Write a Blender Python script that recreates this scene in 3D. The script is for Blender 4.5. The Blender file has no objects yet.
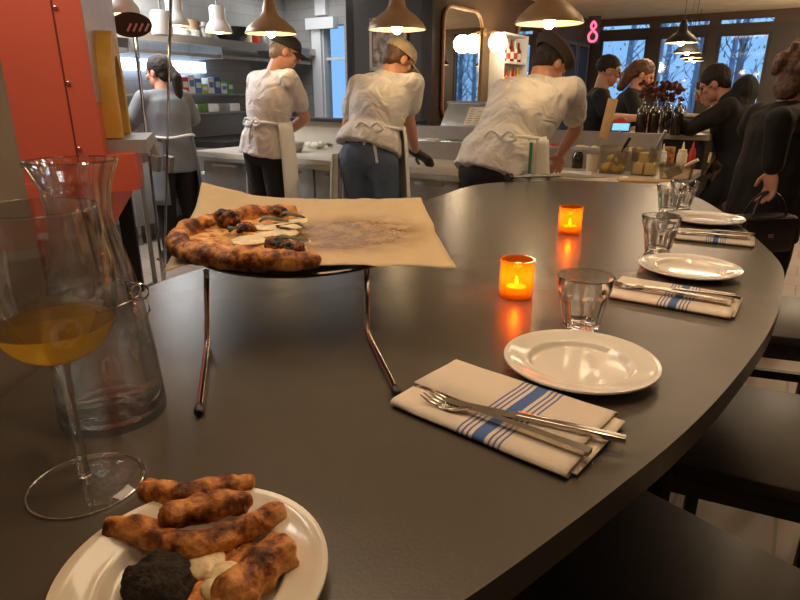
import bpy, bmesh, math, random
from mathutils import Vector, Matrix, Euler, noise
random.seed(7)
S = bpy.context.scene
COL = S.collection
PI = math.pi
R = math.radians

# ---------------------------------------------------------------- camera
CZ = 1.33
TH = math.radians(19)
cam = bpy.data.cameras.new('camera')
cam.sensor_width = 36.0
cam.lens = 27.0
cam.clip_start = 0.02
cam.dof.use_dof = False
camo = bpy.data.objects.new('camera', cam)
camo.location = (0, 0, CZ)
camo.rotation_euler = (PI/2 - TH, 0, 0)
COL.objects.link(camo)
S.camera = camo

# ---------------------------------------------------------------- colour + world
S.view_settings.view_transform = 'Standard'
S.view_settings.look = 'None'
S.view_settings.gamma = 1
S.view_settings.use_curve_mapping = False
S.view_settings.exposure = 0.0
S.cycles.transparent_max_bounces = 40
S.cycles.max_bounces = 14
w = bpy.data.worlds.new('world')
S.world = w
w.use_nodes = True
wb = w.node_tree.nodes['Background']
wb.inputs[0].default_value = (0.30, 0.58, 1.0, 1)
wb.inputs[1].default_value = 1.1
# ---------------------------------------------------------------- area fill lights added under the ceiling to brighten kitchen and dining room
def area(name, loc, size, power, color, rot=(0, 0, 0), sizey=None):
    l = bpy.data.lights.new(name, 'AREA')
    l.energy = power; l.color = color; l.size = size
    if sizey: l.shape = 'RECTANGLE'; l.size_y = sizey
    o = bpy.data.objects.new(name, l); o.location = loc; o.rotation_euler = rot
    COL.objects.link(o); return o
WARM = (1.0, 0.72, 0.47); COOL = (0.96, 0.98, 1.0)
FILL_PANELS = [  # x, y, watts, colour, label of the added fill panel
    (-2.25, 5.5, 36, COOL, 'added flat fill light panel over the kitchen line'),
    (-2.45, 4.5, 60, COOL, 'added flat fill light panel over the kitchen aisle beside the oven'),
    (-1.0, 7.1, 9, COOL, 'added flat fill light panel by the kitchen window'),
    (-1.35, 1.45, 15, (1.0, .86, .7), 'added flat fill light panel in front of the red oven'),
    (3.0, 6.4, 34, WARM, 'added flat fill light panel over the dining bar'),
    (1.75, 3.3, 8, WARM, 'added flat fill light panel above the far end of the bar table'),
    (-.2, 1.5, 8, WARM, 'added flat fill light panel above the left edge of the bar table'),
    (1.0, -.9, 4, WARM, 'added flat fill light panel behind the viewer')]
for x_, y_, e_, c_, _l in FILL_PANELS:
    area('fill_light', (x_, y_, 2.395), 1.1, e_, c_, (0, 0, R(-33)), 0.5)

def lin(r, g, b):
    f = lambda c: (c/12.92 if c <= .04045 else ((c+.055)/1.055)**2.4)
    return (f(r/255), f(g/255), f(b/255), 1)

# ---------------------------------------------------------------- materials
def mat(name, rgb, rough=.5, metal=0., var=.0, scale=8., bump=0., bscale=60., **kw):
    m = bpy.data.materials.new(name); m.use_nodes = True
    nt = m.node_tree; b = nt.nodes['Principled BSDF']
    c = lin(*rgb)
    b.inputs['Base Color'].default_value = c
    b.inputs['Roughness'].default_value = rough
    b.inputs['Metallic'].default_value = metal
    for k, v in kw.items(): b.inputs[k.replace('_', ' ')].default_value = v
    tc = nt.nodes.new('ShaderNodeTexCoord')
    if var:
        n = nt.nodes.new('ShaderNodeTexNoise'); n.inputs['Scale'].default_value = scale; n.inputs['Detail'].default_value = 5
        nt.links.new(tc.outputs['Object'], n.inputs['Vector'])
        r = nt.nodes.new('ShaderNodeValToRGB')
        r.color_ramp.elements[0].position = .3; r.color_ramp.elements[1].position = .7
        r.color_ramp.elements[0].color = tuple(max(0, x*(1-var)) for x in c[:3])+(1,)
        r.color_ramp.elements[1].color = tuple(min(1, x*(1+var)) for x in c[:3])+(1,)
        nt.links.new(n.outputs['Fac'], r.inputs['Fac']); nt.links.new(r.outputs['Color'], b.inputs['Base Color'])
    if bump:
        n2 = nt.nodes.new('ShaderNodeTexNoise'); n2.inputs['Scale'].default_value = bscale
        nt.links.new(tc.outputs['Object'], n2.inputs['Vector'])
        bp = nt.nodes.new('ShaderNodeBump'); bp.inputs['Strength'].default_value = bump; bp.inputs['Distance'].default_value = .01
        nt.links.new(n2.outputs['Fac'], bp.inputs['Height']); nt.links.new(bp.outputs['Normal'], b.inputs['Normal'])
    return m
def emit(name, rgb, strength):
    m = bpy.data.materials.new(name); m.use_nodes = True
    b = m.node_tree.nodes['Principled BSDF']
    b.inputs['Base Color'].default_value = lin(*rgb)
    b.inputs['Emission Color'].default_value = lin(*rgb)
    b.inputs['Emission Strength'].default_value = strength
    return m
def glass(name, rgb=(255, 255, 255), rough=0., ior=1.45):
    return mat(name, rgb, rough, 0, Transmission_Weight=1.0, IOR=ior)
def pane_mat(name, tint, fac):
    m = bpy.data.materials.new(name); m.use_nodes = True
    nt = m.node_tree; nt.nodes.remove(nt.nodes['Principled BSDF'])
    t = nt.nodes.new('ShaderNodeBsdfTransparent'); t.inputs[0].default_value = lin(*tint)
    g = nt.nodes.new('ShaderNodeBsdfGlossy'); g.inputs['Roughness'].default_value = .05
    mx = nt.nodes.new('ShaderNodeMixShader'); mx.inputs[0].default_value = fac
    nt.links.new(t.outputs[0], mx.inputs[1]); nt.links.new(g.outputs[0], mx.inputs[2])
    nt.links.new(mx.outputs[0], nt.nodes['Material Output'].inputs[0])
    return m
M = {}
M['table'] = mat('table_laminate', (82, 77, 69), .27, 0, .10, 5, .03, 300, Specular_IOR_Level=.34)
M['table_edge'] = mat('table_edge', (62, 56, 50), .4, 0, .1)
M['dark'] = mat('dark_paint', (38, 33, 30), .6, 0, .1)
M['black_wood'] = mat('black_wood', (44, 39, 36), .42, 0, .25, 14)
M['china'] = mat('white_china', (226, 220, 208), .12, 0, .02, 3, Coat_Weight=.4)
M['steel'] = mat('brushed_steel', (178, 175, 170), .32, .7, .06, 20)
M['steel_dull'] = mat('dull_steel', (158, 156, 152), .42, .35, .08, 10)
M['chrome'] = mat('chrome', (205, 200, 195), .12, 1.0)
M['cutlery'] = mat('cutlery_steel', (196, 190, 182), .2, 1.0)
M['tray'] = mat('tray_steel', (110, 102, 95), .35, 1.0, .15)
def thin_glass(name, tint, ior=1.3, rough=0., refr=0.):
    m = bpy.data.materials.new(name); m.use_nodes = True
    nt = m.node_tree; nt.nodes.remove(nt.nodes['Principled BSDF'])
    t = nt.nodes.new('ShaderNodeBsdfTransparent'); t.inputs[0].default_value = lin(*tint)
    g = nt.nodes.new('ShaderNodeBsdfGlossy'); g.inputs['Roughness'].default_value = rough
    fr = nt.nodes.new('ShaderNodeFresnel'); fr.inputs['IOR'].default_value = ior
    ge = nt.nodes.new('ShaderNodeNewGeometry'); inv = nt.nodes.new('ShaderNodeMath'); inv.operation = 'SUBTRACT'; inv.inputs[0].default_value = 1
    nt.links.new(ge.outputs['Backfacing'], inv.inputs[1])
    fm = nt.nodes.new('ShaderNodeMath'); fm.operation = 'MULTIPLY'; nt.links.new(fr.outputs[0], fm.inputs[0]); nt.links.new(inv.outputs[0], fm.inputs[1])
    mx = nt.nodes.new('ShaderNodeMixShader'); nt.links.new(fm.outputs[0], mx.inputs[0])
    a = t.outputs[0]
    if refr:
        gl = nt.nodes.new('ShaderNodeBsdfRefraction'); gl.inputs['IOR'].default_value = 1.35; gl.inputs['Color'].default_value = lin(*tint)
        m2 = nt.nodes.new('ShaderNodeMixShader'); m2.inputs[0].default_value = refr
        nt.links.new(a, m2.inputs[1]); nt.links.new(gl.outputs[0], m2.inputs[2]); a = m2.outputs[0]
    nt.links.new(a, mx.inputs[1]); nt.links.new(g.outputs[0], mx.inputs[2])
    nt.links.new(mx.outputs[0], nt.nodes['Material Output'].inputs[0])
    return m
M['glass'] = thin_glass('clear_glass', (255, 255, 254), 1.7, 0, 0)
M['bowl_glass'] = thin_glass('bowl_glass', (252, 252, 251), 1.9, 0, .4)
M['carafe_glass'] = thin_glass('carafe_glass', (252, 253, 252), 1.6, 0, .4)
M['tumbler_glass'] = glass('pressed_glass')
M['water'] = thin_glass('water', (250, 252, 252), 1.2, 0, .3)
M['wine'] = thin_glass('white_wine', (255, 232, 150), 1.25, 0, .25)
nt_ = M['wine'].node_tree; o_n = nt_.nodes['Material Output']; prev_ = o_n.inputs[0].links[0].from_socket
tl_ = nt_.nodes.new('ShaderNodeBsdfTranslucent'); tl_.inputs[0].default_value = lin(255, 222, 110)
mx_ = nt_.nodes.new('ShaderNodeMixShader'); mx_.inputs[0].default_value = .42
nt_.links.new(prev_, mx_.inputs[1]); nt_.links.new(tl_.outputs[0], mx_.inputs[2]); nt_.links.new(mx_.outputs[0], o_n.inputs[0])
M['wall_left'] = mat('pillar_plaster', (112, 103, 94), .75, 0, .08, 6)
M['red'] = mat('red_panel', (196, 86, 62), .5, 0, .05, 2)
M['red_metal'] = mat('oven_trim', (160, 128, 124), .4, 0, .05)
M['gold'] = mat('oven_arch_stone', (205, 158, 66), .6, 0, .14, 9, .2, 40)
M['mouth_dark'] = mat('dark_mouth_brown', (96, 66, 42), .8, 0, .35, 6, .3, 30)
M['tilewall'] = None
M['brown_wall'] = mat('brown_wall', (62, 52, 45), .6, 0, .08, 3)
M['tan_wall'] = mat('bar_wall', (96, 76, 58), .55, 0, .1, 3)
M['grey_wall'] = mat('grey_blue_wall', (92, 92, 96), .6, 0, .06, 3)
M['window_frame'] = mat('dark_window_frame', (60, 54, 52), .5)
M['white_trim'] = mat('white_trim', (226, 228, 230), .5)
M['ceiling'] = mat('ceiling_boards', (250, 232, 200), .7, 0, .1, 4)
M['beam'] = mat('beam_brown', (84, 66, 52), .6, 0, .1, 4)
M['counter'] = mat('counter_white', (190, 180, 164), .35, 0, .05, 9)
M['shirt'] = mat('white_cook_shirt', (206, 200, 194), .85, 0, .05, 7, 1.0, 7)
for n_ in M['shirt'].node_tree.nodes:
    if n_.type == 'BUMP': n_.inputs['Distance'].default_value = .035
    if n_.type == 'TEX_NOISE' and n_.inputs['Scale'].default_value == 7 and 'Distortion' in n_.inputs: n_.inputs['Distortion'].default_value = 1.2
M['apron'] = mat('white_apron', (226, 224, 218), .85, 0, .04, 7)
M['towel'] = mat('kitchen_towel', (226, 226, 206), .9, 0, .05, 12)
M['greyshirt'] = mat('grey_work_shirt', (112, 116, 120), .85, 0, .08, 7)
M['black_cloth'] = mat('black_cloth', (26, 22, 21), .85, 0, .15, 8)
M['coat'] = mat('dark_coat', (22, 18, 16), .8, 0, .15, 6)
M['jeans'] = mat('blue_jeans', (84, 98, 116), .85, 0, .15, 10)
M['skin'] = mat('skin', (196, 142, 116), .5, 0, .06, 10, Subsurface_Weight=.1, Subsurface_Radius=(.02, .008, .004))
M['hair_dark'] = mat('dark_hair', (38, 28, 23), .75, 0, .3, 30)
M['hair_brown'] = mat('brown_hair', (92, 62, 44), .5, 0, .4, 25)
M['hair_grey'] = mat('grey_hair', (128, 108, 92), .6, 0, .3, 30)
M['cap_black'] = mat('black_cap', (42, 38, 37), .8, 0, .1)
M['cap_beige'] = mat('beige_cap', (178, 162, 132), .85, 0, .15, 40)
M['cap_brown'] = mat('dark_brown_hat', (58, 47, 42), .85, 0, .1)
M['glove'] = mat('black_glove', (36, 36, 38), .5)
M['greyknit'] = mat('grey_knit', (138, 128, 116), .9, 0, .1, 20)
M['eye'] = mat('eye', (40, 30, 26), .2)
M['shade'] = mat('pendant_shade', (168, 138, 104), .4, .2, .04)
M['shade_in'] = mat('pendant_lining', (244, 232, 205), .5)
M['bulb'] = emit('warm_bulb', (255, 226, 170), 30)
M['globe'] = emit('globe_lamp', (255, 222, 160), 5.5)
M['cool_tube'] = emit('cool_tube', (200, 225, 255), 5.5)
M['panel'] = emit('panel_diffuser', (255, 240, 220), 2.0)
M['flame'] = emit('candle_flame', (255, 190, 90), 40)
M['wax'] = mat('tealight_wax', (250, 235, 205), .5, Subsurface_Weight=.5)
M['neon'] = emit('pink_neon', (255, 90, 130), 2.2)
M['black'] = mat('black_plastic', (28, 26, 26), .45)
M['paper'] = mat('label_paper', (214, 200, 172), .8, 0, .05)
M['clear_plastic'] = thin_glass('clear_plastic', (244, 241, 234), 2.1, .12, .25)
M['cheese'] = mat('yellow_lemons', (226, 190, 66), .5, 0, .1, 20)
M['butter'] = mat('pale_cheese', (232, 208, 150), .6, 0, .06, 12)
M['cream'] = mat('cream_sauce', (228, 216, 184), .45, 0, .06, 14)
M['tomato'] = mat('tomato_red', (190, 54, 32), .4, 0, .1)
M['wood'] = mat('pale_wood', (196, 158, 110), .55, 0, .12, 16)
M['cardboard'] = mat('brown_paper', (176, 138, 94), .8, 0, .06, 12)
M['amber'] = thin_glass('amber_glass', (255, 176, 84), 1.4, .05)
nt_ = M['amber'].node_tree; o_n = nt_.nodes['Material Output']; prev_ = o_n.inputs[0].links[0].from_socket
tl_ = nt_.nodes.new('ShaderNodeBsdfTranslucent'); tl_.inputs[0].default_value = lin(255, 178, 70)
mx_ = nt_.nodes.new('ShaderNodeMixShader'); mx_.inputs[0].default_value = .22
nt_.links.new(prev_, mx_.inputs[1]); nt_.links.new(tl_.outputs[0], mx_.inputs[2]); nt_.links.new(mx_.outputs[0], o_n.inputs[0])
M['basil'] = mat('wilted_basil', (70, 78, 46), .5, 0, .3, 60)
M['mozz'] = mat('melted_mozzarella', (232, 212, 170), .35, 0, .1, 60, .15, 120)
M['mirror'] = mat('mirror_glass', (232, 228, 222), .02, 1.0)
M['mirror_frame'] = mat('mirror_frame', (172, 138, 104), .4, .3)
M['bottle_dark'] = mat('dark_bottle', (40, 34, 26), .12, 0, .1, 4, Coat_Weight=.6)
M['bottle_clear'] = glass('bottle_glass', (240, 245, 240))
M['bark'] = mat('bark', (168, 176, 190), .9, 0, .3, 3)
M['leaf_pale'] = mat('pale_leaves', (214, 220, 200), .8, 0, .4, 5)
M['pavement'] = mat('pavement', (120, 120, 120), .9)
M['steel_black'] = mat('black_iron', (40, 38, 36), .5, .3)
M['leather'] = mat('black_leather', (30, 26, 25), .45)
M['greens'] = mat('herb_green', (86, 120, 52), .6, 0, .3, 20)
M['dough'] = mat('dough', (228, 214, 186), .7, 0, .05)
M['white_enamel'] = mat('white_enamel', (222, 222, 218), .3, 0, .03)
M['screen'] = emit('tablet_screen', (120, 190, 235), 1.1)
M['red_plant'] = mat('dried_flowers', (92, 50, 44), .8, 0, .3, 14)
M['picture'] = None
M['green_stripe'] = mat('green_stripe', (70, 120, 90), .8)
M['blue_label'] = mat('blue_box', (92, 130, 190), .5)
M['white_plastic'] = mat('white_plastic', (224, 226, 226), .45)

def tile_mat(name, rgb, mortar, bw, bh, rough, ms=.015):
    m = mat(name, rgb, rough); nt = m.node_tree; b = nt.nodes['Principled BSDF']
    tc = nt.nodes.new('ShaderNodeTexCoord'); br = nt.nodes.new('ShaderNodeTexBrick')
    br.inputs['Color1'].default_value = lin(*rgb); br.inputs['Color2'].default_value = lin(*[c*.96 for c in rgb])
    br.inputs['Mortar'].default_value = lin(*mortar); br.inputs['Scale'].default_value = 1
    br.inputs['Brick Width'].default_value = bw; br.inputs['Row Height'].default_value = bh; br.inputs['Mortar Size'].default_value = ms*bh
    nt.links.new(tc.outputs['UV'], br.inputs['Vector']); nt.links.new(br.outputs['Color'], b.inputs['Base Color'])
    return m
M['tilewall'] = tile_mat('white_tiles', (162, 161, 159), (146, 145, 143), .4, .12, .3, .05)
M['floor'] = tile_mat('floor_tiles', (158, 142, 130), (124, 112, 102), .3, .3, .5, .02)

def crust_mat(name, base, dark, amount, scale):
    m = mat(name, base, .6); nt = m.node_tree; b = nt.nodes['Principled BSDF']
    tc = nt.nodes.new('ShaderNodeTexCoord')
    n = nt.nodes.new('ShaderNodeTexNoise'); n.inputs['Scale'].default_value = scale; n.inputs['Detail'].default_value = 6; n.inputs['Roughness'].default_value = .6
    nt.links.new(tc.outputs['Object'], n.inputs['Vector'])
    r = nt.nodes.new('ShaderNodeValToRGB'); cr = r.color_ramp
    cr.elements[0].position = .30+amount; cr.elements[0].color = lin(*dark)
    cr.elements[1].position = .72; cr.elements[1].color = lin(*base)
    e = cr.elements.new(.40+amount); e.color = lin(124, 66, 26)
    e = cr.elements.new(.50+amount); e.color = lin(196, 128, 62)
    nt.links.new(n.outputs['Fac'], r.inputs['Fac']); nt.links.new(r.outputs['Color'], b.inputs['Base Color'])
    n2 = nt.nodes.new('ShaderNodeTexNoise'); n2.inputs['Scale'].default_value = scale*4
    nt.links.new(tc.outputs['Object'], n2.inputs['Vector'])
    bp = nt.nodes.new('ShaderNodeBump'); bp.inputs['Strength'].default_value = .5; bp.inputs['Distance'].default_value = .004
    nt.links.new(n2.outputs['Fac'], bp.inputs['Height']); nt.links.new(bp.outputs['Normal'], b.inputs['Normal'])
    return m
M['crust'] = crust_mat('baked_crust', (228, 174, 104), (32, 17, 9), .035, 38)
M['crust_pale'] = crust_mat('pale_crust', (222, 170, 106), (34, 18, 10), .03, 46)
M['topping'] = crust_mat('cheese_and_sauce', (242, 212, 140), (150, 66, 20), -.04, 60)
M['crust_dark'] = crust_mat('scorched_crust', (120, 66, 30), (16, 11, 8), .16, 60)
M['sauce'] = crust_mat('orange_sauce', (226, 150, 50), (150, 70, 20), .02, 70)
M['char'] = mat('charred_crust', (36, 26, 20), .85, 0, .6, 70, .5, 160)
def parchment_mat():
    m = mat('parchment', (182, 142, 96), .65); nt = m.node_tree; b = nt.nodes['Principled BSDF']
    tc = nt.nodes.new('ShaderNodeTexCoord')
    n = nt.nodes.new('ShaderNodeTexNoise'); n.inputs['Scale'].default_value = 26; n.inputs['Detail'].default_value = 8; n.inputs['Roughness'].default_value = .7
    nt.links.new(tc.outputs['Object'], n.inputs['Vector'])
    # grease patch where the missing slices lay: a round stain in the sheet, wrinkled and glossier
    mp = nt.nodes.new('ShaderNodeVectorMath'); mp.operation = 'DISTANCE'; mp.inputs[1].default_value = (.075, 0.0, 0)
    nt.links.new(tc.outputs['Object'], mp.inputs[0])
    mr = nt.nodes.new('ShaderNodeMapRange'); mr.inputs[1].default_value = .165; mr.inputs[2].default_value = .10
    nt.links.new(mp.outputs['Value'], mr.inputs[0])
    mu = nt.nodes.new('ShaderNodeMath'); mu.operation = 'MULTIPLY'
    r = nt.nodes.new('ShaderNodeValToRGB'); r.color_ramp.elements[0].position = .36; r.color_ramp.elements[1].position = .52
    nt.links.new(n.outputs['Fac'], r.inputs['Fac'])
    nt.links.new(mr.outputs[0], mu.inputs[0]); nt.links.new(r.outputs['Color'], mu.inputs[1])
    mx = nt.nodes.new('ShaderNodeMix'); mx.data_type = 'RGBA'
    mx.inputs[6].default_value = lin(190, 166, 128); mx.inputs[7].default_value = lin(134, 98, 56)
    nt.links.new(mu.outputs[0], mx.inputs[0]); nt.links.new(mx.outputs[2], b.inputs['Base Color'])
    m2 = nt.nodes.new('ShaderNodeMapRange'); m2.inputs[3].default_value = .62; m2.inputs[4].default_value = .22
    nt.links.new(mu.outputs[0], m2.inputs[0]); nt.links.new(m2.outputs[0], b.inputs['Roughness'])
    bp = nt.nodes.new('ShaderNodeBump'); bp.inputs['Strength'].default_value = .5; bp.inputs['Distance'].default_value = .006
    nt.links.new(n.outputs['Fac'], bp.inputs['Height']); nt.links.new(bp.outputs['Normal'], b.inputs['Normal'])
    return m
M['parchment'] = parchment_mat()
def napkin_mat():
    m = mat('striped_napkin', (212, 199, 182), .9, bump=.25, bscale=900); nt = m.node_tree; b = nt.nodes['Principled BSDF']
    uv = nt.nodes.new('ShaderNodeTexCoord'); sp = nt.nodes.new('ShaderNodeSeparateXYZ')
    nt.links.new(uv.outputs['UV'], sp.inputs[0])
    # u in metres from the stripe's centre: broad blue band plus three narrow lines each side
    ab = nt.nodes.new('ShaderNodeMath'); ab.operation = 'ABSOLUTE'; nt.links.new(sp.outputs['X'], ab.inputs[0])
    r = nt.nodes.new('ShaderNodeValToRGB'); cr = r.color_ramp; cr.interpolation = 'CONSTANT'
    sc = nt.nodes.new('ShaderNodeMath'); sc.operation = 'MULTIPLY'; sc.inputs[1].default_value = 1/.05
    nt.links.new(ab.outputs[0], sc.inputs[0]); nt.links.new(sc.outputs[0], r.inputs['Fac'])
    blue = lin(72, 102, 160); wht = lin(212, 199, 182); line = lin(88, 100, 150)
    cr.elements[0].position = 0; cr.elements[0].color = blue
    cr.elements[1].position = .155; cr.elements[1].color = wht
    p = .25
    for k in range(3):
        e = cr.elements.new(p); e.color = line
        e = cr.elements.new(p+.05); e.color = wht
        p += .125
    nt.links.new(r.outputs['Color'], b.inputs['Base Color'])
    return m
M['napkin'] = napkin_mat()
def picture_mat():
    m = mat('faded_print', (150, 130, 110), .6); nt = m.node_tree; b = nt.nodes['Principled BSDF']
    tc = nt.nodes.new('ShaderNodeTexCoord'); n = nt.nodes.new('ShaderNodeTexNoise'); n.inputs['Scale'].default_value = 14
    nt.links.new(tc.outputs['Object'], n.inputs['Vector'])
    r = nt.nodes.new('ShaderNodeValToRGB'); r.color_ramp.elements[0].color = lin(92, 72, 60); r.color_ramp.elements[1].color = lin(180, 156, 130)
    r.color_ramp.elements[0].position = .35; r.color_ramp.elements[1].position = .65
    nt.links.new(n.outputs['Fac'], r.inputs['Fac']); nt.links.new(r.outputs['Color'], b.inputs['Base Color'])
    return m
M['picture'] = picture_mat()

# ---------------------------------------------------------------- geometry helpers
CO, SI = math.cos(TH), math.sin(TH)
def ray(x, y):
    u = (x-400)/600; v = (y-300)/600
    return Vector((u, CO-v*SI, -SI-v*CO))
def P(x, y, z):
    r = ray(x, y); t = (z-CZ)/r.z; return Vector((r.x*t, r.y*t, z))
def Q(x, y, Y):
    r = ray(x, y); t = Y/r.y; return Vector((r.x*t, Y, CZ+r.z*t))
E1 = Vector((.839, -.545, 0)); E2 = Vector((.545, .839, 0)); ROT = R(-33)
O0 = Vector((0, 4.18, 0))
def AB(a, b, z=0): return O0 + E1*a + E2*b + Vector((0, 0, z))

def setp(o, label=None, cat=None, group=None, kind=None):
    if label: o['label'] = label
    if cat: o['category'] = cat
    if group: o['group'] = group
    if kind: o['kind'] = kind
    return o
def thing(name, label, cat, loc=(0, 0, 0), rz=0, group=None):
    o = bpy.data.objects.new(name, None); o.empty_display_size = .05
    o.location = loc; o.rotation_euler = (0, 0, rz); COL.objects.link(o)
    return setp(o, label, cat, group)
def obj(name, bm, m, parent=None, smooth=True, angle=40):
    me = bpy.data.meshes.new(name)
    if isinstance(bm, bpy.types.Mesh): me = bm
    else:
        bmesh.ops.recalc_face_normals(bm, faces=bm.faces[:])
        bm.to_mesh(me); bm.free()
    if m:
        me.materials.clear(); me.materials.append(m)
    if smooth:
        for p in me.polygons: p.use_smooth = True
        try: me.set_sharp_from_angle(angle=R(angle))
        except Exception: pass
    o = bpy.data.objects.new(name, me); COL.objects.link(o)
    if parent: o.parent = parent
    return o
def solo(name, bm, m, label, cat, loc=(0, 0, 0), rz=0, group=None, smooth=True):
    o = obj(name, bm, m, None, smooth); o.location = loc; o.rotation_euler = (0, 0, rz)
    return setp(o, label, cat, group)
def struct(name, bm, m, label=None):
    o = obj(name, bm, m, None, False); o['kind'] = 'structure'
    return o
def kids(o): return [c for c in bpy.data.objects if c.parent == o]
def copy_tree(o, parent=None):
    c = o.copy(); COL.objects.link(c)
    if parent: c.parent = parent
    for ch in kids(o): copy_tree(ch, c)
    return c
def dup(o, loc, rz=None, label=None):
    c = copy_tree(o); c.location = loc
    if rz is not None: c.rotation_euler = (0, 0, rz)
    if label: c['label'] = label
    return c
def nb(): return bmesh.new()
def frame(d):
    d = Vector(d).normalized()
    a = Vector((0, 0, 1)) if abs(d.z) < .95 else Vector((1, 0, 0))
    x = d.cross(a).normalized(); y = x.cross(d).normalized()
    return x, y, d
def box(bm, c, s, rot=None, bev=0.):
    c = Vector(c); m = Matrix.Translation(c)
    if rot is not None: m = m @ (Euler(rot).to_matrix().to_4x4() if not isinstance(rot, Matrix) else rot.to_4x4())
    r = bmesh.ops.create_cube(bm, size=1, matrix=m @ Matrix.Diagonal((s[0], s[1], s[2], 1)))
    if bev:
        es = set()
        for v in r['verts']: es.update(v.link_edges)
        bmesh.ops.bevel(bm, geom=list(es), offset=bev, segments=2, affect='EDGES', profile=.5)
    return bm
def boxb(c, s, rot=None, bev=0.): return box(nb(), c, s, rot, bev)
def tube(bm, pts, r, seg=10, caps=True, closed=False):
    pts = [Vector(p) for p in pts]; n = len(pts)
    rs = r if isinstance(r, (list, tuple)) else [r]*n
    rings = []; px = None
    for i, p in enumerate(pts):
        if closed: d = pts[(i+1) % n]-pts[i-1]
        else: d = pts[min(i+1, n-1)]-pts[max(i-1, 0)]
        x, y, d = frame(d)
        if px is not None:
            x = (px - d*px.dot(d)).normalized(); y = d.cross(x)
        px = x
        rings.append([bm.verts.new(p+(x*math.cos(2*PI*k/seg)+y*math.sin(2*PI*k/seg))*rs[i]) for k in range(seg)])
    m = n if closed else n-1
    for i in range(m):
        a, b = rings[i], rings[(i+1) % n]
        for k in range(seg): bm.faces.new((a[k], a[(k+1) % seg], b[(k+1) % seg], b[k]))
    if caps and not closed:
        bm.faces.new(rings[0][::-1]); bm.faces.new(rings[-1])
    return bm
def lathe(bm, prof, seg=32, c=(0, 0, 0), mod=None, sx=1, sy=1):
    c = Vector(c); rings = []
    for (r, z) in prof:
        if r < 1e-6: rings.append([bm.verts.new(c+Vector((0, 0, z)))])
        else:
            rg = []
            for k in range(seg):
                t = 2*PI*k/seg; rr = r*(mod(t, z) if mod else 1)
                rg.append(bm.verts.new(c+Vector((rr*math.cos(t)*sx, rr*math.sin(t)*sy, z))))
            rings.append(rg)
    for a, b in zip(rings, rings[1:]):
        if len(a) == 1 and len(b) == 1: continue
        for k in range(seg):
            k2 = (k+1) % seg
            if len(a) == 1: bm.faces.new((a[0], b[k2], b[k]))
            elif len(b) == 1: bm.faces.new((a[k], a[k2], b[0]))
            else: bm.faces.new((a[k], a[k2], b[k2], b[k]))
    return bm
def prism(bm, poly, z0, z1):
    a = [bm.verts.new((p[0], p[1], z0)) for p in poly]; b = [bm.verts.new((p[0], p[1], z1)) for p in poly]
    bm.faces.new(a[::-1]); bm.faces.new(b)
    n = len(poly)
    for i in range(n): bm.faces.new((a[i], a[(i+1) % n], b[(i+1) % n], b[i]))
    return bm
def smoothpoly(pts, k=6, closed=True):
    pts = [Vector(p) for p in pts]; n = len(pts); out = []
    rng = range(n) if closed else range(n-1)
    for i in rng:
        if closed: p0, p1, p2, p3 = pts[i-1], pts[i], pts[(i+1) % n], pts[(i+2) % n]
        else: p0, p1, p2, p3 = pts[max(i-1, 0)], pts[i], pts[i+1], pts[min(i+2, n-1)]
        for j in range(k):
            t = j/k
            out.append(.5*((2*p1)+(p2-p0)*t+(2*p0-5*p1+4*p2-p3)*t*t+(3*p1-p0-3*p2+p3)*t**3))
    if not closed: out.append(pts[-1])
    return out
# blobs: joined primitives remeshed into ONE continuous surface
def rcone(bm, p0, r0, p1, r1, seg=14):
    p0 = Vector(p0); p1 = Vector(p1); x, y, d = frame(p1-p0); L = (p1-p0).length
    prof = []
    for k in range(5):
        a = -PI/2+PI/2*k/4; prof.append((r0*math.cos(a), r0*math.sin(a)))
    for k in range(5):
        a = PI/2*k/4; prof.append((r1*math.cos(a), L+r1*math.sin(a)))
    rot = Matrix((x, y, d)).transposed().to_4x4()
    b2 = nb(); lathe(b2, prof, seg); b2.transform(Matrix.Translation(p0) @ rot)
    me = bpy.data.meshes.new('t'); b2.to_mesh(me); b2.free(); bm.from_mesh(me); bpy.data.meshes.remove(me)
def chain(bm, pts, rs):
    for i in range(len(pts)-1): rcone(bm, pts[i], rs[i], pts[i+1], rs[i+1])
def ell(bm, c, r, rot=None):
    m = Matrix.Translation(Vector(c))
    if rot is not None: m = m @ rot.to_4x4()
    bmesh.ops.create_uvsphere(bm, u_segments=20, v_segments=12, radius=1, matrix=m @ Matrix.Diagonal((r[0], r[1], r[2], 1)))
def loft(bm, rings, seg=24, side=None):
    """rings: (centre, half width, half depth); sections lie across the path, widths along side."""
    rg = []; n = len(rings); sd = Vector(side or (1, 0, 0))
    for i, (c, a, b) in enumerate(rings):
        c = Vector(c); d = (Vector(rings[min(i+1, n-1)][0])-Vector(rings[max(i-1, 0)][0])).normalized()
        x = (sd-d*sd.dot(d)).normalized(); y = d.cross(x)
        rg.append([bm.verts.new(c+x*a*math.cos(2*PI*k/seg)+y*b*math.sin(2*PI*k/seg)) for k in range(seg)])
    for a, b in zip(rg, rg[1:]):
        for k in range(seg): bm.faces.new((a[k], a[(k+1) % seg], b[(k+1) % seg], b[k]))
    bm.faces.new(rg[0][::-1]); bm.faces.new(rg[-1])
def fcone(bm, p0, r0, p1, r1, seg=16): tube(bm, [p0, p1], [r0, r1], seg)
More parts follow.
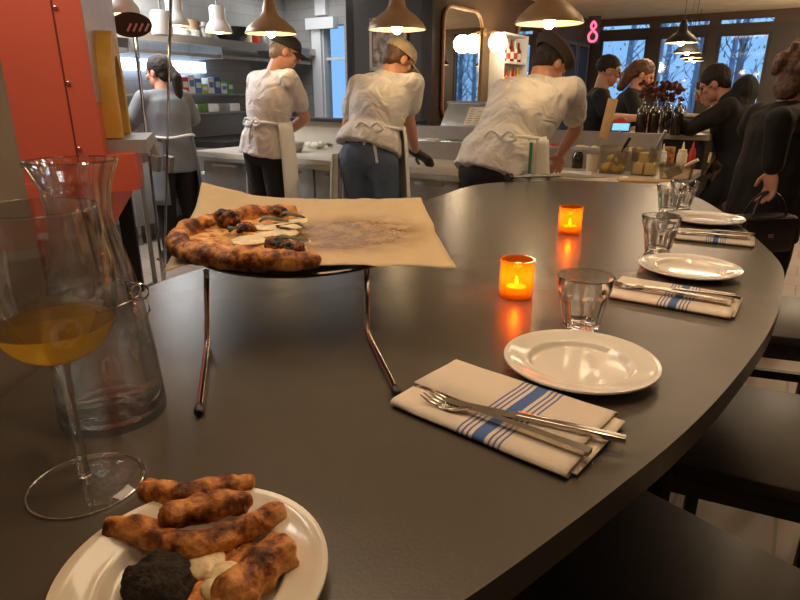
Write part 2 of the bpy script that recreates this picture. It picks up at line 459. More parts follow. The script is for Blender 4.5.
def remesh(bm, vox=.01, smooth=4, wrinkle=0., wfreq=14., stretch=(1, 1, .35)):
    me = bpy.data.meshes.new('blob'); bmesh.ops.recalc_face_normals(bm, faces=bm.faces[:]); bm.to_mesh(me); bm.free()
    o = bpy.data.objects.new('blob', me); COL.objects.link(o)
    m = o.modifiers.new('r', 'REMESH'); m.mode = 'VOXEL'; m.voxel_size = vox
    s = o.modifiers.new('s', 'SMOOTH'); s.factor = .5; s.iterations = smooth
    dg = bpy.context.evaluated_depsgraph_get(); dg.update()
    out = bpy.data.meshes.new_from_object(o.evaluated_get(dg))
    bpy.data.objects.remove(o); bpy.data.meshes.remove(me)
    if wrinkle:
        nn = [v.normal.copy() for v in out.vertices]
        for v, q in zip(out.vertices, nn):
            p = Vector((v.co.x*stretch[0], v.co.y*stretch[1], v.co.z*stretch[2]))*wfreq
            v.co += q*(noise.noise(p)*wrinkle+noise.noise(p*2.3)*wrinkle*.5)
    return out

# ---------------------------------------------------------------- room shell
def quad_wall(name, p, q, z0, z1, m, th=.1, holes=()):
    """Wall from p to q (thickness to the left of p->q), with rectangular openings (s0, s1, za, zb)."""
    p = Vector((p[0], p[1], 0)); q = Vector((q[0], q[1], 0)); d = (q-p); L = d.length; d.normalize(); n = Vector((-d.y, d.x, 0))
    bm = nb(); uvl = bm.loops.layers.uv.new('UVMap')
    def slab(s0, s1, a, b):
        if s1-s0 < 1e-4 or b-a < 1e-4: return
        v = [bm.verts.new(p+d*s+n*t+Vector((0, 0, z))) for t in (0, th) for (s, z) in ((s0, a), (s1, a), (s1, b), (s0, b))]
        uv = {v[i]: [(s0, a), (s1, a), (s1, b), (s0, b)][i % 4] for i in range(8)}
        for f in ((0, 1, 2, 3), (7, 6, 5, 4), (0, 4, 5, 1), (1, 5, 6, 2), (2, 6, 7, 3), (3, 7, 4, 0)):
            fc = bm.faces.new([v[i] for i in f])
            for l in fc.loops: l[uvl].uv = uv[l.vert]
    s = 0
    for (a, b, za, zb) in sorted(holes):
        slab(s, a, z0, z1); slab(a, b, z0, za); slab(a, b, zb, z1); s = b
    slab(s, L, z0, z1)
    return struct(name, bm, m)
CH = 2.44
bm = nb(); uvl = bm.loops.layers.uv.new('UVMap')
vs = [bm.verts.new(Vector((x, y, z))) for z in (0, -.08) for (x, y) in ((-5, -2.5), (9, -2.5), (9, 12.5), (-5, 12.5))]
for f in ((0, 1, 2, 3), (7, 6, 5, 4), (0, 4, 5, 1), (1, 5, 6, 2), (2, 6, 7, 3), (3, 7, 4, 0)):
    fc = bm.faces.new([vs[i] for i in f])
    for l in fc.loops:
        c = Matrix.Rotation(-ROT, 3, 'Z') @ l.vert.co; l[uvl].uv = (c.x, c.y)
struct('floor', bm, M['floor'])
C0 = Vector((.31, 6.3, 0)); C1 = C0+E2*5.1             # bar wall from column corner to the window wall
W_END = C1+E1*5.2
KD = Vector((.447, .894, 0))                            # direction of the kitchen back wall
K0 = Vector((-3.35, 4.12, 0)); K1 = K0+KD*4.36
_u = (347-400)/600/(CO+.4*SI); CA = C0-E1*((C0.x-_u*C0.y)/(E1.x-_u*E1.y))                                         # brown column's left edge
ceil = [(-4.9, -2.2), (7.5, -2.2), (W_END.x+.3, W_END.y-.5), (W_END.x, W_END.y), (C1.x, C1.y), (C0.x-.2, C0.y+1.8), (K1.x, K1.y+.6), (K0.x-1.2, K0.y)]
struct('ceiling', prism(nb(), ceil, CH, CH+.08), M['ceiling'])
# kitchen back wall, window wall, brown column, bar wall
quad_wall('wall_kitchen', (K0.x, K0.y), (K1.x, K1.y), 0, CH, M['tilewall'])
KW = K1+Vector((0, 0, 0)); KWd = E1
kw_end = K1+E1*max(.1, -(K1-CA).dot(E1))
s0 = 0.0
def ratio_on(p, d, px, py):
    r = ray(px, py); k = r.x/r.y                        # X = k Y on that pixel column
    return (k*p.y-p.x)/(d.x-k*d.y)
ws0 = ratio_on(K1, E1, 323, 60); ws1 = ratio_on(K1, E1, 345, 60)
quad_wall('wall_kitchen_window', (K1.x, K1.y), (kw_end.x, kw_end.y), 0, CH, M['tilewall'], .12, [(ws0, ws1, .95, 2.08)])
quad_wall('wall_column', (CA.x, CA.y), (C0.x, C0.y), 0, CH, M['brown_wall'], .25)
quad_wall('wall_column_side', (CA.x, CA.y), (CA+E2*2.2)[:2], 0, CH, M['brown_wall'], -.1)
quad_wall('wall_bar', (C0.x, C0.y), (C1.x, C1.y), 0, CH, M['tan_wall'], .12)
wh = []
for (x0, x1) in ((601, 649), (659, 708), (719, 772)):
    wh.append((ratio_on(C1, E1, x0, 32), ratio_on(C1, E1, x1, 32)))
holes = [(a, b, .55, 2.16) for a, b in wh]
# transom strip: narrow openings above each window need their own wall band, so the main wall stops below it
quad_wall('wall_window', (C1.x, C1.y), (W_END.x, W_END.y), 0, 2.27, M['window_frame'], .14, holes)
tr = [(a, b, 2.285, 2.345) for a, b in wh]
quad_wall('wall_window_top', (C1.x, C1.y), (W_END.x, W_END.y), 2.27, CH, M['beam'], .14, tr)
quad_wall('wall_right', (W_END.x, W_END.y), (7.2, -2), 0, CH, M['brown_wall'], .1)
quad_wall('wall_back', (7.2, -2.0), (-4.6, -2.0), 0, CH, M['brown_wall'], .1)
quad_wall('wall_left_far', (-4.6, -2.0), (K0.x-.6, K0.y), 0, CH, M['tilewall'], .1)
quad_wall('wall_left_return', (K0.x-.6, K0.y), (K0.x, K0.y), 0, CH, M['tilewall'], .1)
# grey plaster pillar at the left edge, beside the table
bm = boxb((-.95, .31, CH/2), (.86, 1.06, CH)); struct('wall_left', bm, M['wall_left'])
# beam and dropped soffit
bm = nb(); q = Q(478, 2, 5.6); box(bm, (q.x, q.y, 2.29), (.75, .5, .30), (0, 0, ROT)); struct('trim_1', bm, M['brown_wall'])
# bands of dark casing between the far windows' panes
for i, (a, b) in enumerate(wh):
    c = C1+E1*((a+b)/2); wd = b-a
    bm = nb()
    for s in (-1, 1):
        box(bm, (c+E1*s*(wd/2-.02)+E2*.05+Vector((0, 0, 1.355)))[:], (.04, .06, 1.61), (0, 0, ROT))
        box(bm, (c+E2*.05+Vector((0, 0, 1.355+s*.785)))[:], (wd, .06, .04), (0, 0, ROT))
    f = obj('window_%d' % (i+1), bm, M['window_frame'], None, False); f['kind'] = 'structure'
    pn = obj('window_pane', boxb((c+E2*.08+Vector((0, 0, 1.355)))[:], (wd-.04, .008, 1.56), (0, 0, ROT)), None, f, False)
    pn.data.materials.append(bpy.data.materials.get('window_pane') or pane_mat('window_pane', (245, 250, 255), .04))
    pn['kind'] = 'structure'
# kitchen window: white casing and pane
c = K1+E1*((ws0+ws1)/2); wd = ws1-ws0
bm = nb()
box(bm, (K1+E1*(ws0-.06)-E2*.02+Vector((0, 0, 1.5)))[:], (.14, .05, 1.3), (0, 0, ROT))
box(bm, (K1+E1*(ws0+.03)-E2*.04+Vector((0, 0, 2.10)))[:], (.42, .09, .12), (0, 0, ROT))
box(bm, (K1+E1*(ws0+.02)-E2*.02+Vector((0, 0, 2.34)))[:], (.16, .05, .3), (0, 0, ROT))
box(bm, (c-E2*.03+Vector((0, 0, .93)))[:], (wd, .1, .05), (0, 0, ROT))
box(bm, (c+E2*.06+Vector((0, 0, 1.72)))[:], (wd, .03, .03), (0, 0, ROT))
f = obj('window_4', bm, M['white_trim'], None, False); f['kind'] = 'structure'
pn = obj('window_pane', boxb((c+E2*.07+Vector((0, 0, 1.515)))[:], (wd, .008, 1.13), (0, 0, ROT)), bpy.data.materials['window_pane'], f, False); pn['kind'] = 'structure'
box_ = boxb((K1+E1*(ws0+.012)+E2*.06+Vector((0, 0, 1.515)))[:], (.024, .13, 1.13), (0, 0, ROT)); jb = obj('window_jamb', box_, M['white_trim'], f, False); jb['kind'] = 'structure'
# far left: door-like dark panels on the bar wall near the corner
for i, t in enumerate((4.02, 4.62)):
    c = C0+E2*t-E1*(-.03); bm = nb()
    box(bm, (c+Vector((0, 0, 1.0)))[:], (.04, .44, 2.0), (0, 0, ROT))
    d = obj('door_%d' % (i+1), bm, M['dark'], None, False); d['kind'] = 'structure'
    bm = nb()
    for s in (-1, 1): box(bm, (c+E2*s*.25+Vector((0, 0, 1.02)))[:], (.06, .05, 2.04), (0, 0, ROT))
    box(bm, (c+Vector((0, 0, 2.04)))[:], (.06, .55, .05), (0, 0, ROT))
    d2 = obj('door_frame', bm, M['grey_wall'], d, False)

# ---------------------------------------------------------------- outside
solo('pavement', boxb((6, 17, -.1), (40, 14, .1)), M['pavement'], 'grey ground outside beyond the three big windows', 'ground')
bpy.data.objects['pavement']['kind'] = 'structure'
random.seed(11)
def bare_tree(name, base, h, label):
    t = thing(name, label, 'tree', base, random.uniform(0, 6), 'bare trees outside the windows')
    bm = nb(); tube(bm, smoothpoly([(0, 0, 0), (random.uniform(-.05, .05), 0, h*.5), (random.uniform(-.1, .1), .05, h)], 5, False), [.09-.07*i/10 for i in range(11)], 7)
    obj('trunk', bm, M['bark'], t)
    bm = nb()
    for k in range(26):
        z = h*random.uniform(.15, .95); a = random.uniform(0, 6.28); L = random.uniform(.25, .6)
        p = Vector((0, 0, z)); q = p+Vector((math.cos(a)*L*.6, math.sin(a)*L*.6, L*.6)); r = q+Vector((math.cos(a+.6)*L*.3, math.sin(a+.6)*L*.3, L*.45))
        tube(bm, [p, q, r], [.016, .01, .004], 5)
        tube(bm, [q, q+Vector((random.uniform(-.3, .3), random.uniform(-.3, .3), .35))], [.008, .003], 4)
    obj('branches', bm, M['bark'], t)
    bm = nb()
    for k in range(150):
        z = h*random.uniform(.25, 1); a = random.uniform(0, 6.28); L = random.uniform(.1, .8)
        c = Vector((math.cos(a)*L, math.sin(a)*L, z)); s = .035
        n = Euler((random.uniform(0, 3), random.uniform(0, 3), 0)).to_matrix()
        vs = [bm.verts.new(c+n @ Vector((x*s, y*s, 0))) for x, y in ((-1, 0), (0, -.6), (1, 0), (0, .6))]
        bm.faces.new(vs)
    lf = obj('leaves', bm, M['leaf_pale'], t); lf['kind'] = 'stuff'
for k in range(15):
    s = -.4+(k % 5)*1.25+(k//5)*.42; dd = 1.2+(k//5)*1.5
    p = C1+E1*s+E2*dd
    bare_tree('bare_tree', (p.x, p.y, -.05), random.uniform(3.0, 4.4), 'slim bare tree with pale leaves outside the far windows')

# ---------------------------------------------------------------- the table
TZ = .97
right = [(-.2, .165), (.038, .345), (.136, .425), (.211, .490), (.31, .580), (.431, .705), (.595, .897), (.742, 1.105), (.864, 1.326), (.984, 1.712), (1.055, 2.0), (1.09, 2.25), (1.05, 2.5), (.93, 2.61), (.695, 2.634), (.45, 2.6), (.288, 2.485), (.15, 2.24), (.034, 2.041), (-.267, 1.45), (-.42, 1.27), (-.497, 1.13)]
outl = smoothpoly([Vector((x, y, 0)) for x, y in right], 5, False)
outl = [(p.x, p.y) for p in outl]+[(-.5, .9), (-.5, .02), (-.35, .04)]
tb = thing('bar_table', 'long dark grey curved bar table with rounded far end set for diners', 'table', (.2, 1.4, 0))
bm = prism(nb(), [(x-.2, y-1.4) for x, y in outl], TZ-.035, TZ)
top_edges = [e for e in bm.edges if all(abs(v.co.z-TZ) < 1e-5 for v in e.verts)]
bmesh.ops.bevel(bm, geom=top_edges, offset=.004, segments=2, affect='EDGES')
tt = obj('tabletop', bm, M['table'], tb, True, 30)
ins = []
cx, cy = .25, 1.35
for x, y in outl:
    d = Vector((x-cx, y-cy, 0)); L = d.length
    ins.append((cx+d.x*(L-.42)/L-.2 if L > .5 else x-.2, cy+d.y*(L-.42)/L-1.4 if L > .5 else y-1.4))
obj('table_base', prism(nb(), ins, 0, TZ-.035), M['dark'], tb, False)

# ---------------------------------------------------------------- pizza stand, tray, parchment and pizza
st = thing('pizza_stand', 'chrome wire pizza stand carrying a round tray on the dark table', 'pizza stand', (-.17, .98, TZ))
def sl(x, y, z): return Vector((x+.17, y-.98, z-TZ))
TR = .178; TC = sl(-.17, 1.0, 1.078)
lz = TZ+.006
def leg_pts(foot, bend, top, back):
    return foot, bend, top, back
for (fx, fy, bx_, by_, tx, ty) in ((-.237, .627, -.291, .838, -.302, .90), (-.004, .675, -.052, .872, -.052, .905)):
    bm = nb()
    path = [sl(bx_, by_, lz)+(sl(tx, ty, 1.07)-sl(bx_, by_, lz))*k/4 for k in (4, 3, 2, 1)]
    b0_ = sl(bx_, by_, lz); f0 = sl(fx, fy, lz)
    path += [b0_+Vector((0, 0, .008)), b0_+(f0-b0_)*.03, f0]
    tube(bm, path, .0042, 10)
    lg = obj('leg', bm, M['chrome'], st)
    bm = nb(); d = (f0-b0_).normalized(); tube(bm, [f0-d*.012, f0-d*.006, f0+d*.004, f0+d*.007], [.0048, .0062, .0062, .004], 12)
    obj('end_cap', bm, M['black'], lg)
bm = nb(); tube(bm, [TC+Vector((.14*math.cos(2*PI*k/40), .14*math.sin(2*PI*k/40), -.006)) for k in range(40)], .0042, 8, closed=True)
obj('support_ring', bm, M['chrome'], st)
bm = nb(); lathe(bm, [(0, .0), (TR-.02, 0), (TR-.008, .003), (TR, .008), (TR+.003, .0065), (TR-.006, .0), (TR-.018, -.003), (0, -.003)], 56, TC)
obj('tray', bm, M['tray'], st)
# parchment: a curled sheet, corners from its outline on the tray
pc = [Vector((-.392, .955, 1.094)), Vector((-.398, 1.30, 1.14)), Vector((.046, 1.315, 1.098)), Vector((.083, .852, 1.094)), Vector((-.33, .845, 1.088))]
pm = Vector((-.17, 1.06, 1.09))
bm = nb(); NX, NY = 44, 34; g = []
A_, B_, C_, D_ = Vector((-.352, .858, 0)), Vector((-.445, 1.36, 0)), Vector((.046, 1.325, 0)), Vector((.083, .848, 0))
for j in range(NY+1):
    row = []
    for i in range(NX+1):
        u = i/NX; v = j/NY
        p = (A_*(1-u)+D_*u)*(1-v)+(B_*(1-u)+C_*u)*v
        z = 1.0905
        dd = (Vector((p.x, p.y))-Vector((-.17, 1.0))).length
        z += .0016*noise.noise(Vector((p.x*30, p.y*30, 3)))*(1 if dd < TR else 2.0)+.0008
        if dd > TR:   # beyond the tray rim the sheet sags a little in front, rises behind
            if v > .5: z += (dd-TR)*.10+.004*noise.noise(Vector((p.x*22, 0, 1)))
            else: z -= (dd-TR)*.03
        cu = max(0, (.30-u)/.30)*max(0, (v-.72)/.28)
        z += .022*cu**1.3                          # far left corner curls up
        cl = max(0, (.10-u)/.10)*max(0, (.40-v)/.40)
        z -= .010*cl
        row.append(bm.verts.new((p.x-pm.x, p.y-pm.y, z-pm.z)))
    g.append(row)
for j in range(NY):
    for i in range(NX): bm.faces.new((g[j][i], g[j][i+1], g[j+1][i+1], g[j+1][i]))
ps = solo('parchment_sheet', bm, M['parchment'], 'brown greased parchment sheet on the round tray under the pizza', 'parchment', pm)
md = ps.modifiers.new('thick', 'SOLIDIFY'); md.thickness = .0007; md.offset = 1

pz = thing('pizza', 'half eaten pizza with charred crust on the parchment', 'pizza', (-.183, 1.0, 1.0935))
def polar_slab(a0, a1, Rr, fn, nr=22, na=60, thick=.004):
    bm = nb(); top = []; bot = []
    for i in range(na+1):
        a = a0+(a1-a0)*i/na; rt = []; rb = []
        for j in range(nr+1):
            q = j/nr; r = Rr*q*(1+.03*noise.noise(Vector((math.cos(a)*3, math.sin(a)*3, 0))))
            x, y = r*math.cos(a), r*math.sin(a)
            h = fn(q, a, x, y)
            rt.append(bm.verts.new((x, y, h))); rb.append(bm.verts.new((x*(.985 if q > .9 else 1), y*(.985 if q > .9 else 1), 0)))
        top.append(rt); bot.append(rb)
    for i in range(na):
        for j in range(nr):
            bm.faces.new((top[i][j], top[i][j+1], top[i+1][j+1], top[i+1][j]))
            bm.faces.new((bot[i][j], bot[i+1][j], bot[i+1][j+1], bot[i][j+1]))
        bm.faces.new((top[i][nr], bot[i][nr], bot[i+1][nr], top[i+1][nr]))
    for j in range(nr):
        bm.faces.new((top[0][j], bot[0][j], bot[0][j+1], top[0][j+1]))
        bm.faces.new((top[na][j], top[na][j+1], bot[na][j+1], bot[na][j]))
    bmesh.ops.remove_doubles(bm, verts=bm.verts[:], dist=1e-5)
    return bm
PR = .198
def topping_h(q, a, x, y): return .009+.004*noise.noise(Vector((x*45, y*45, 0)))+.003*noise.noise(Vector((x*110, y*110, 5)))+(.004*(q-.6) if q > .6 else 0)
AA0, AA1 = R(94), R(292)
pzc = Vector((.0, .0, 0))
b = polar_slab(AA0, AA1, PR*.9, topping_h); b.transform(Matrix.Translation(pzc)); obj('topping', b, M['topping'], pz)
bm = nb(); pts = []; rs = []
for i in range(47):
    a = AA0+(AA1-AA0)*i/46
    rr = PR*.93*(1+.035*noise.noise(Vector((math.cos(a)*2.5, math.sin(a)*2.5, 3))))
    tp = min(1, min(i, 46-i)/2+.55)
    rad = (.0165+.006*noise.noise(Vector((i*.35, 0, 7))))*tp
    pts.append(Vector((rr*math.cos(a), rr*math.sin(a), rad*.82))+pzc); rs.append(rad)
tube(bm, pts, rs, 14)
cr_me = remesh(bm, .0028, 3)
for v in cr_me.vertices: v.co += v.normal*(.003*noise.noise(v.co*60)+.0015*noise.noise(v.co*140)); v.co.z = max(v.co.z, .0005)
obj('crust', cr_me, M['crust'], pz)
def lump(name, c, r, m, parent, amp=.25, fr=60, lab=None, rot=None):
    bm = nb(); rx, ry, rz_ = r
    ell(bm, (0, 0, 0), (rx, ry, rz_))
    for k in range(4): ell(bm, (rx*random.uniform(-.6, .6), ry*random.uniform(-.6, .6), rz_*random.uniform(-.2, .25)), (rx*.6, ry*.6, rz_*.8))
    me = remesh(bm, max(.0016, min(r)/4), 2)
    for v in me.vertices: v.co += v.normal*(min(r)*amp*(noise.noise(v.co*fr+Vector(c)*9)+.6*noise.noise(v.co*fr*2.4)))
    for v in me.vertices: v.co += Vector(c)
    o = obj(name, me, m, parent)
    if lab: o['label'] = lab
    return o
for c, r in (((-.125, .06, .026), (.022, .017, .015)), ((-.085, .03, .014), (.014, .011, .010)), ((-.005, -.085, .014), (.022, .016, .011)), ((.025, -.135, .018), (.018, .014, .012)), ((-.05, .15, .022), (.016, .012, .009))):
    lump('char_bubble', c, r, M['crust_dark'], pz, .45, 90, 'black charred bubble in the crust')
for c, r in (((-.03, .06, .011), (.04, .03, .005)), ((-.025, .0, .011), (.035, .022, .005)), ((-.06, -.05, .011), (.028, .03, .005)), ((-.01, .11, .011), (.02, .03, .005)), ((.02, -.06, .011), (.02, .02, .004))):
    lump('cheese_pool', c, (r[0], r[1], .0035), M['mozz'], pz, .6, 90, 'melted white cheese')
for (x, y, a, L) in ((-.045, .075, .5, .028), (-.01, .03, 2.6, .032), (.012, -.075, .5, .028), (-.095, .0, 1.3, .022), (-.02, .12, .2, .024)):
    bm = nb(); n = 8; l1 = []; l2 = []
    for i in range(n+1):
        t = i/n; wv = .011*math.sin(PI*t)**.8; z = .016+.006*math.sin(PI*t*1.4)+.002*math.sin(9*t)
        l1.append(bm.verts.new((L*(2*t-1), wv+.001, z))); l2.append(bm.verts.new((L*(2*t-1), -wv-.001, z-.002)))
    for i in range(n): bm.faces.new((l1[i], l1[i+1], l2[i+1], l2[i]))
    bm.transform(Matrix.Translation((x, y, .004)) @ Matrix.Rotation(a, 4, 'Z'))
    lf = obj('basil_leaf', bm, M['basil'], pz); md = lf.modifiers.new('t', 'SOLIDIFY'); md.thickness = .0008

# ---------------------------------------------------------------- plates
def plate_prof(r, h):
    return [(0, .004), (r*.58, .004), (r*.62, .0045), (r*.645, .0065), (r*.672, h*.66), (r*.69, h*.74), (r*.72, h*.78), (r*.90, h*.93), (r*.915, h*.99), (r*.97, h), (r, h+.0005), (r*1.004, h-.0015), (r*.985, h-.0035), (r*.78, h*.72-.004), (r*.68, h*.35), (r*.58, .0), (r*.54, .0), (r*.53, .002), (0, .002)]
def make_plate(x, y, r, h, label, group=None):
    t = solo('dinner_plate', lathe(nb(), plate_prof(r, h), 72), M['china'], label, 'plate', (x, y, TZ), 0, group)
    return t
pl = [((580, 360), .118), ((689, 267), .118), ((708, 219), .116)]
PG = 'clean plates along the curved table edge'
c = P(580, 361, TZ+.012); make_plate(c.x, c.y, .1035, .017, 'clean white plate nearest the camera, beside the front napkin', PG)
c = P(689, 267.5, TZ+.012); make_plate(c.x, c.y, .1005, .017, 'clean white plate between the front napkin setting and the middle napkin', PG)
bpy.data.objects['dinner_plate.001']['label'] = 'clean white plate touching the far side of the middle napkin'
c = P(706, 218.5, TZ+.012); make_plate(c.x, c.y, .103, .017, 'farthest clean white plate, behind the third napkin by two tumblers', PG)
FP = Vector((-.166, .378, TZ))
fc = P(195, 573, TZ+.014); FP = Vector((fc.x, fc.y, TZ))
make_plate(FP.x, FP.y, .101, .018, 'white plate in the foreground holding leftover pizza crusts')

# leftovers on the front plate: each crust its own thing
def crust_piece(label, px, rad, z0, sq=.8, m='crust_pale', zs=None):
    ps_ = [P(x, y, TZ+z0+rad*.7) for x, y in px]
    c = sum(ps_, Vector())/len(ps_); c.z = TZ+.0
    ps_ = smoothpoly(ps_, 6, False)
    bm = nb(); n = len(ps_); rs = []
    for i in range(n):
        t = i/(n-1)
        rs.append(rad*(.72+.28*math.sin(PI*min(1, max(0, t*1.0))))*(1+.2*noise.noise(Vector((i*.32, rad*100, z0*50)))))
    if zs:
        for i, q in enumerate(ps_): q.z += zs*i/(n-1)
    tube(bm, [q-c for q in ps_], rs, 14)
    me = remesh(bm, .0026, 2)
    for v in me.vertices:
        v.co += v.normal*(.0028*noise.noise((v.co+c)*70)+.0014*noise.noise((v.co+c)*170))
        v.co.z = max(v.co.z, z0+.0005)
    o = obj('pizza_crust', me, M[m]); o.location = c
    return setp(o, label, 'pizza crust', None, None)
CG = 'eaten crusts on the front plate'
for o in (crust_piece('long wavy crust lying across the plate below the two stacked crusts', [(108, 527), (135, 530), (175, 545), (210, 543), (250, 525), (285, 510)], .0125, .009),
          crust_piece('rearmost crust of the stack on the front plate', [(142, 488), (158, 492), (185, 497), (220, 487), (254, 484)], .0125, .010),
          crust_piece('short spotted crust leaning on top in front of the rearmost crust', [(158, 520), (180, 514), (205, 508), (230, 503), (249, 505)], .0125, .021)):
    o['group'] = CG
sl_ = thing('pizza_slice', 'folded bitten pizza slice with white cheese and a black burnt bubble', 'pizza slice', (FP.x, FP.y, TZ+.0045))
def loc(px, py, z): return P(px, py, TZ+z)-Vector((FP.x, FP.y, TZ+.0045))
bm = nb(); tube(bm, smoothpoly([loc(288, 551, .016), loc(268, 562, .019), loc(248, 580, .02), loc(228, 605, .018)], 6, False), [.010]+[.0165+.002*math.sin(i) for i in range(17)]+[.015], 14)
me = remesh(bm, .0026, 2)
for v in me.vertices: v.co += v.normal*(.003*noise.noise(v.co*65)+.0014*noise.noise(v.co*160)); v.co.z = max(v.co.z, .001)
obj('crust', me, M['crust_pale'], sl_)
bm = nb()
prim = [(235, 560, .030, .022), (215, 580, .034, .03), (185, 597, .034, .02), (200, 560, .022, .02)]
for px, py, rx, ry in prim: ell(bm, loc(px, py, .007), (rx, ry, .005))
me = remesh(bm, .0022, 3)
for v in me.vertices: v.co += v.normal*(.0016*noise.noise(v.co*110)); v.co.z = max(v.co.z, .0008)
obj('topping', me, M['sauce'], sl_)
for px, py, r in ((205, 566, .016), (222, 574, .013), (196, 556, .011), (213, 590, .010)):
    lump('cheese_pool', loc(px, py, .012), (r, r*.85, .006), M['mozz'], sl_, .3, 70, 'melted white cheese')
lump('char_bubble', loc(160, 583, .016), (.028, .020, .016), M['char'], sl_, .35, 60, 'black burnt bubble')

# ---------------------------------------------------------------- napkins with cutlery
def make_napkin(label):
    t = thing('napkin', label, 'napkin', (0, 0, TZ), 0, 'folded striped napkins')
    L, W = .228, .152
    # cross-section ribbon in (v, z): front hem rolled over, main layer, far fold returning on top
    def ribbon(name, prof, u0, u1, shift, th=.0026):
        bm = nb(); uvl = bm.loops.layers.uv.new('UVMap'); NU = 24; n = len(prof); g = []; uvv = {}
        for i in range(NU+1):
            u = u0+(u1-u0)*i/NU; row = []
            for k, (v, z) in enumerate(prof):
                p = Vector((u+.002*noise.noise(Vector((v*30, k, 1))), v+.0015*noise.noise(Vector((u*20, k*.3, 2))), z+.0006*noise.noise(Vector((u*40, v*40, 0)))))
                vt = bm.verts.new(p); uvv[vt] = (u-shift, v); row.append(vt)
            g.append(row)
        for i in range(NU):
            for k in range(n-1):
                f = bm.faces.new((g[i][k], g[i+1][k], g[i+1][k+1], g[i][k+1]))
                for l in f.loops: l[uvl].uv = uvv[l.vert]
        o = obj(name, bm, M['napkin'], t); md = o.modifiers.new('t', 'SOLIDIFY'); md.thickness = th; md.offset = 0
        return o
    a = [(W*.30, .0145)]
    for k in range(9):
        th = PI/2+PI*k/8; a.append((.010+.010*math.cos(th)*.9, .0085+.006*math.sin(th)))
    a += [(.06, .0022), (.11, .0022)]
    for k in range(7):
        th = -PI/2+PI*k/6; a.append((W-.008+.0075*math.cos(th), .008+.0058*math.sin(th)))
    ribbon('lower_fold', [p for p in a[:1]]+a[1:12], 0, L, .125)
    ribbon('upper_fold', [(W*.36, .0155), (W*.6, .0148), (W*.85, .0142)]+[(W-.008+.0075*math.cos(q), .008+.0058*math.sin(q)) for q in [PI/2-PI*k/6 for k in range(7)]]+[(.09, .003), (.05, .0045)], -.006, L-.008, .128)
    ribbon('inner_layer', [(.012, .0062), (W*.4, .0078), (W*.7, .0085), (W-.012, .008)], .003, L+.006, 9.)
    return t
def make_fork(label):
    t = thing('fork', label, 'fork', (0, 0, 0), 0, 'forks lying on the napkins')
    bm = nb(); W_ = .0085
    # along +x: handle at the far end, tines at x=0
    def sec(x, wv, z, th): return (x, wv, z, th)
    S_ = [(.062, .0035, .003, .0018), (.075, .0032, .004, .002), (.095, .0038, .0045, .0024), (.125, .0050, .0035, .003), (.205, .0056, .003, .0034)]
    rows = []
    for x, wv, z, th in S_: rows.append([bm.verts.new((x, wv, z+th)), bm.verts.new((x, -wv, z+th)), bm.verts.new((x, -wv, z-th*.6)), bm.verts.new((x, wv, z-th*.6))])
    for p, q in zip(rows, rows[1:]):
        for k in range(4): bm.faces.new((p[k], p[(k+1) % 4], q[(k+1) % 4], q[k]))
    bm.faces.new(rows[0]); bm.faces.new(rows[-1][::-1])
    obj('handle', bm, M['cutlery'], t, True, 30)
    bm = nb(); rows = []
    for x, wv, z in ((.064, .0034, .0035), (.055, .007, .001), (.046, .0112, -.001), (.036, .0122, -.001)):
        r = []
        for k in range(7):
            y = wv*(k-3)/3; r.append((bm.verts.new((x, y, z+.0016+.0012*(abs(k-3)/3)**2)), bm.verts.new((x, y, z+.0002+.0012*(abs(k-3)/3)**2))))
        rows.append(r)
    for p, q in zip(rows, rows[1:]):
        for k in range(6):
            bm.faces.new((p[k][0], p[k+1][0], q[k+1][0], q[k][0])); bm.faces.new((p[k][1], q[k][1], q[k+1][1], p[k+1][1]))
    for r, fl in ((rows[0], 0), (rows[-1], 1)):
        for k in range(6): bm.faces.new((r[k][0], r[k+1][0], r[k+1][1], r[k][1]))
    for k in (0, 6):
        for p, q in zip(rows, rows[1:]): bm.faces.new((p[k][0], q[k][0], q[k][1], p[k][1]))
    hd = obj('fork_head', bm, M['cutlery'], t)
    for k in range(4):
        y = (k-1.5)*.0068; bm = nb()
        tube(bm, [(.040, y, 0), (.028, y, -.0003), (.012, y*1.02, .002), (0, y*1.0, .0065)], [.0019, .0018, .0016, .0009], 8)
        obj('tine', bm, M['cutlery'], hd)
    return t
def make_knife(label):
    t = thing('knife', label, 'knife', (0, 0, 0), 0, 'knives lying on the napkins')
    bm = nb(); rows = []
    for x, y0, y1, th in ((0, .001, .002, .0006), (.012, -.006, .003, .0008), (.03, -.0085, .004, .001), (.07, -.009, .0045, .0012), (.092, -.007, .0045, .0014), (.098, -.0035, .0038, .0018)):
        rows.append([bm.verts.new((x, y1, .003+th)), bm.verts.new((x, y0, .003)), bm.verts.new((x, y1, .003-th))])
    for p, q in zip(rows, rows[1:]):
        for k in range(3): bm.faces.new((p[k], p[(k+1) % 3], q[(k+1) % 3], q[k]))
    bm.faces.new(rows[0]); bm.faces.new(rows[-1][::-1]); obj('blade', bm, M['cutlery'], t, True, 30)
    obj('handle', boxb((.157, 0, .0035), (.122, .0105, .007), None, .0012), M['cutlery'], t, True, 30)
    return t
def set_napkin(o, A, B, k=1.):
    """A: near-left table point of the napkin, B: near-right."""
    d = B-A; o.location = (A.x, A.y, TZ); o.rotation_euler = (0, 0, math.atan2(d.y, d.x))
    o.scale = (k, k, .72)
nap = make_napkin('folded white napkin with blue stripes nearest the camera, under fork and knife')
set_napkin(nap, P(390, 408, TZ), P(575, 486, TZ))
nap2 = dup(nap, (0, 0, 0), 0, 'middle folded striped napkin, between the two nearest clean plates')
set_napkin(nap2, P(606, 299, TZ), P(735, 322, TZ), .90)
nap3 = dup(nap, (0, 0, 0), 0, 'farthest folded striped napkin, in front of the farthest plate')
set_napkin(nap3, P(672, 240, TZ), P(750, 248, TZ), .80)
fk = make_fork('steel fork on the nearest striped napkin'); kn = make_knife('steel knife beside the fork on the nearest striped napkin')
